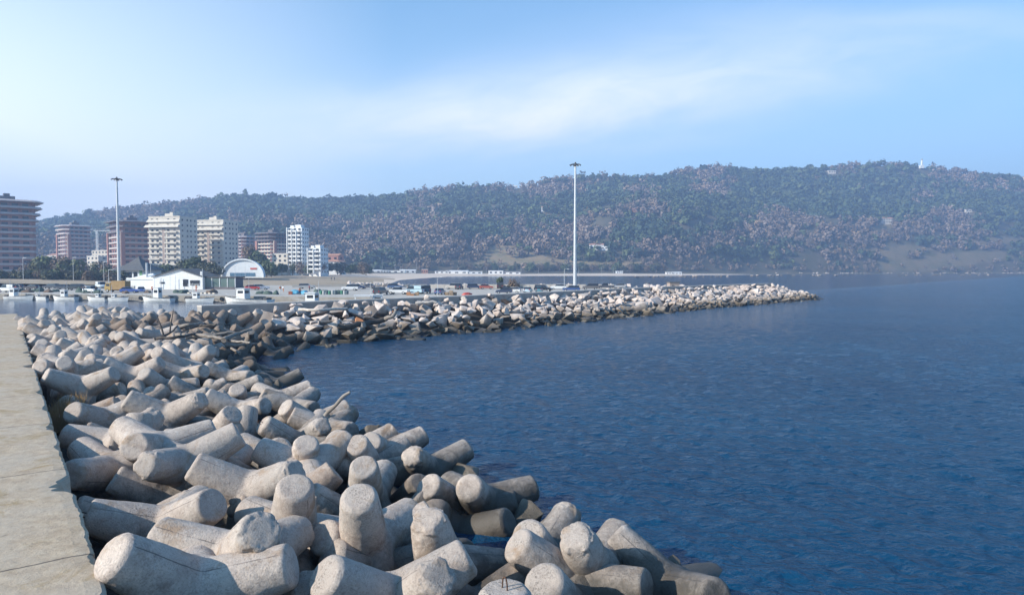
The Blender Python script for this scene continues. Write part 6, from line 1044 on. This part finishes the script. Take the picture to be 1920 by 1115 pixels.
tree('brown',963,207,AZ,2.0,3.6,'brown dried bush beside the black van',cat='bush',bush=True); tree('green',938,211,AZ,1.2,3.6,'thin dark shrub behind the black van',cat='bush',bush=True)
k=0
for px in list(range(-6,232,12)):
    tree(('olive','green','brown','olive')[k%4],px+rs.uniform(-3,3),272+rs.uniform(-8,10),2.0,rs.uniform(2.8,3.8),rs.uniform(4.2,6.0),('grey-green','dark green','brownish','olive')[k%4]+' rounded bush in the hedge row behind the quay',cat='bush',group='bushes in the hedge row behind the quay',bush=True); k+=1
k=0
for px in list(range(500,700,13)):
    D=520+rs.uniform(-20,20); tree(('green','olive','brown')[k%3],px+rs.uniform(-4,4),D,4.5,rs.uniform(3.5,5.5),rs.uniform(5,9),('dark green','grey-green','bare brown')[k%3]+' tree in the row along the far road',group='trees along the road behind the beach'); k+=1
for px in list(range(640,1250,11)):
    D=880 if px<1250 else 930; tree(('green','olive','brown')[k%3],px+rs.uniform(-4,4),D+rs.uniform(-25,15),5,rs.uniform(5,8),rs.uniform(6,12),('dark green','grey-green','bare brown')[k%3]+' tree at the foot of the hill behind the beach',group='trees at the foot of the hill behind the beach'); k+=1
for i in range(26):
    px=rs.choice([rs.uniform(1020,1180),rs.uniform(860,960),rs.uniform(1230,1420),rs.uniform(500,640),rs.uniform(1850,1900)]); Y=interp(px,YRT)*.985
    tree('pine',px,Y,hill_z(px,Y)-.5,rs.uniform(4.5,8),rs.uniform(11,16),'umbrella pine standing out on the hill ridge',cat='pine tree',group='umbrella pines on the ridge')
tree('brown',982,interp(982,YRT)*.98,hill_z(982,interp(982,YRT)*.98),7,17,'brown tree sticking up behind the ridge houses')
build_forest()
# beach posts
for px in (700,912,935,977,1010,1085,1128,1150): 
    D=800; zb=coast_z(px2x(px,D),D); t=MB(); t.tube([(0,0,0),(0,0,7.5)],[.14,.10],5); o=t.build('beach_pole',M_metal); o.location=(px2x(px,D),D,zb); tag(o,'thin pole standing on the far beach','pole','thin poles on the far beach')
# ================================================================ HAZE
b=MB(); b.box(0,1150,150,5200,2760,316); m=bpy.data.materials.new('haze'); m.use_nodes=True; nt=m.node_tree; nt.nodes.clear(); out=nt.nodes.new('ShaderNodeOutputMaterial'); pv=nt.nodes.new('ShaderNodeVolumePrincipled')
pv.inputs['Color'].default_value=(.44,.63,1.0,1); pv.inputs['Density'].default_value=.00047; pv.inputs['Anisotropy'].default_value=.15; nt.links.new(pv.outputs[0],out.inputs['Volume'])
o=b.build('haze',m); tag(o,'pale blue haze over the bay and hill','haze',kind='stuff')
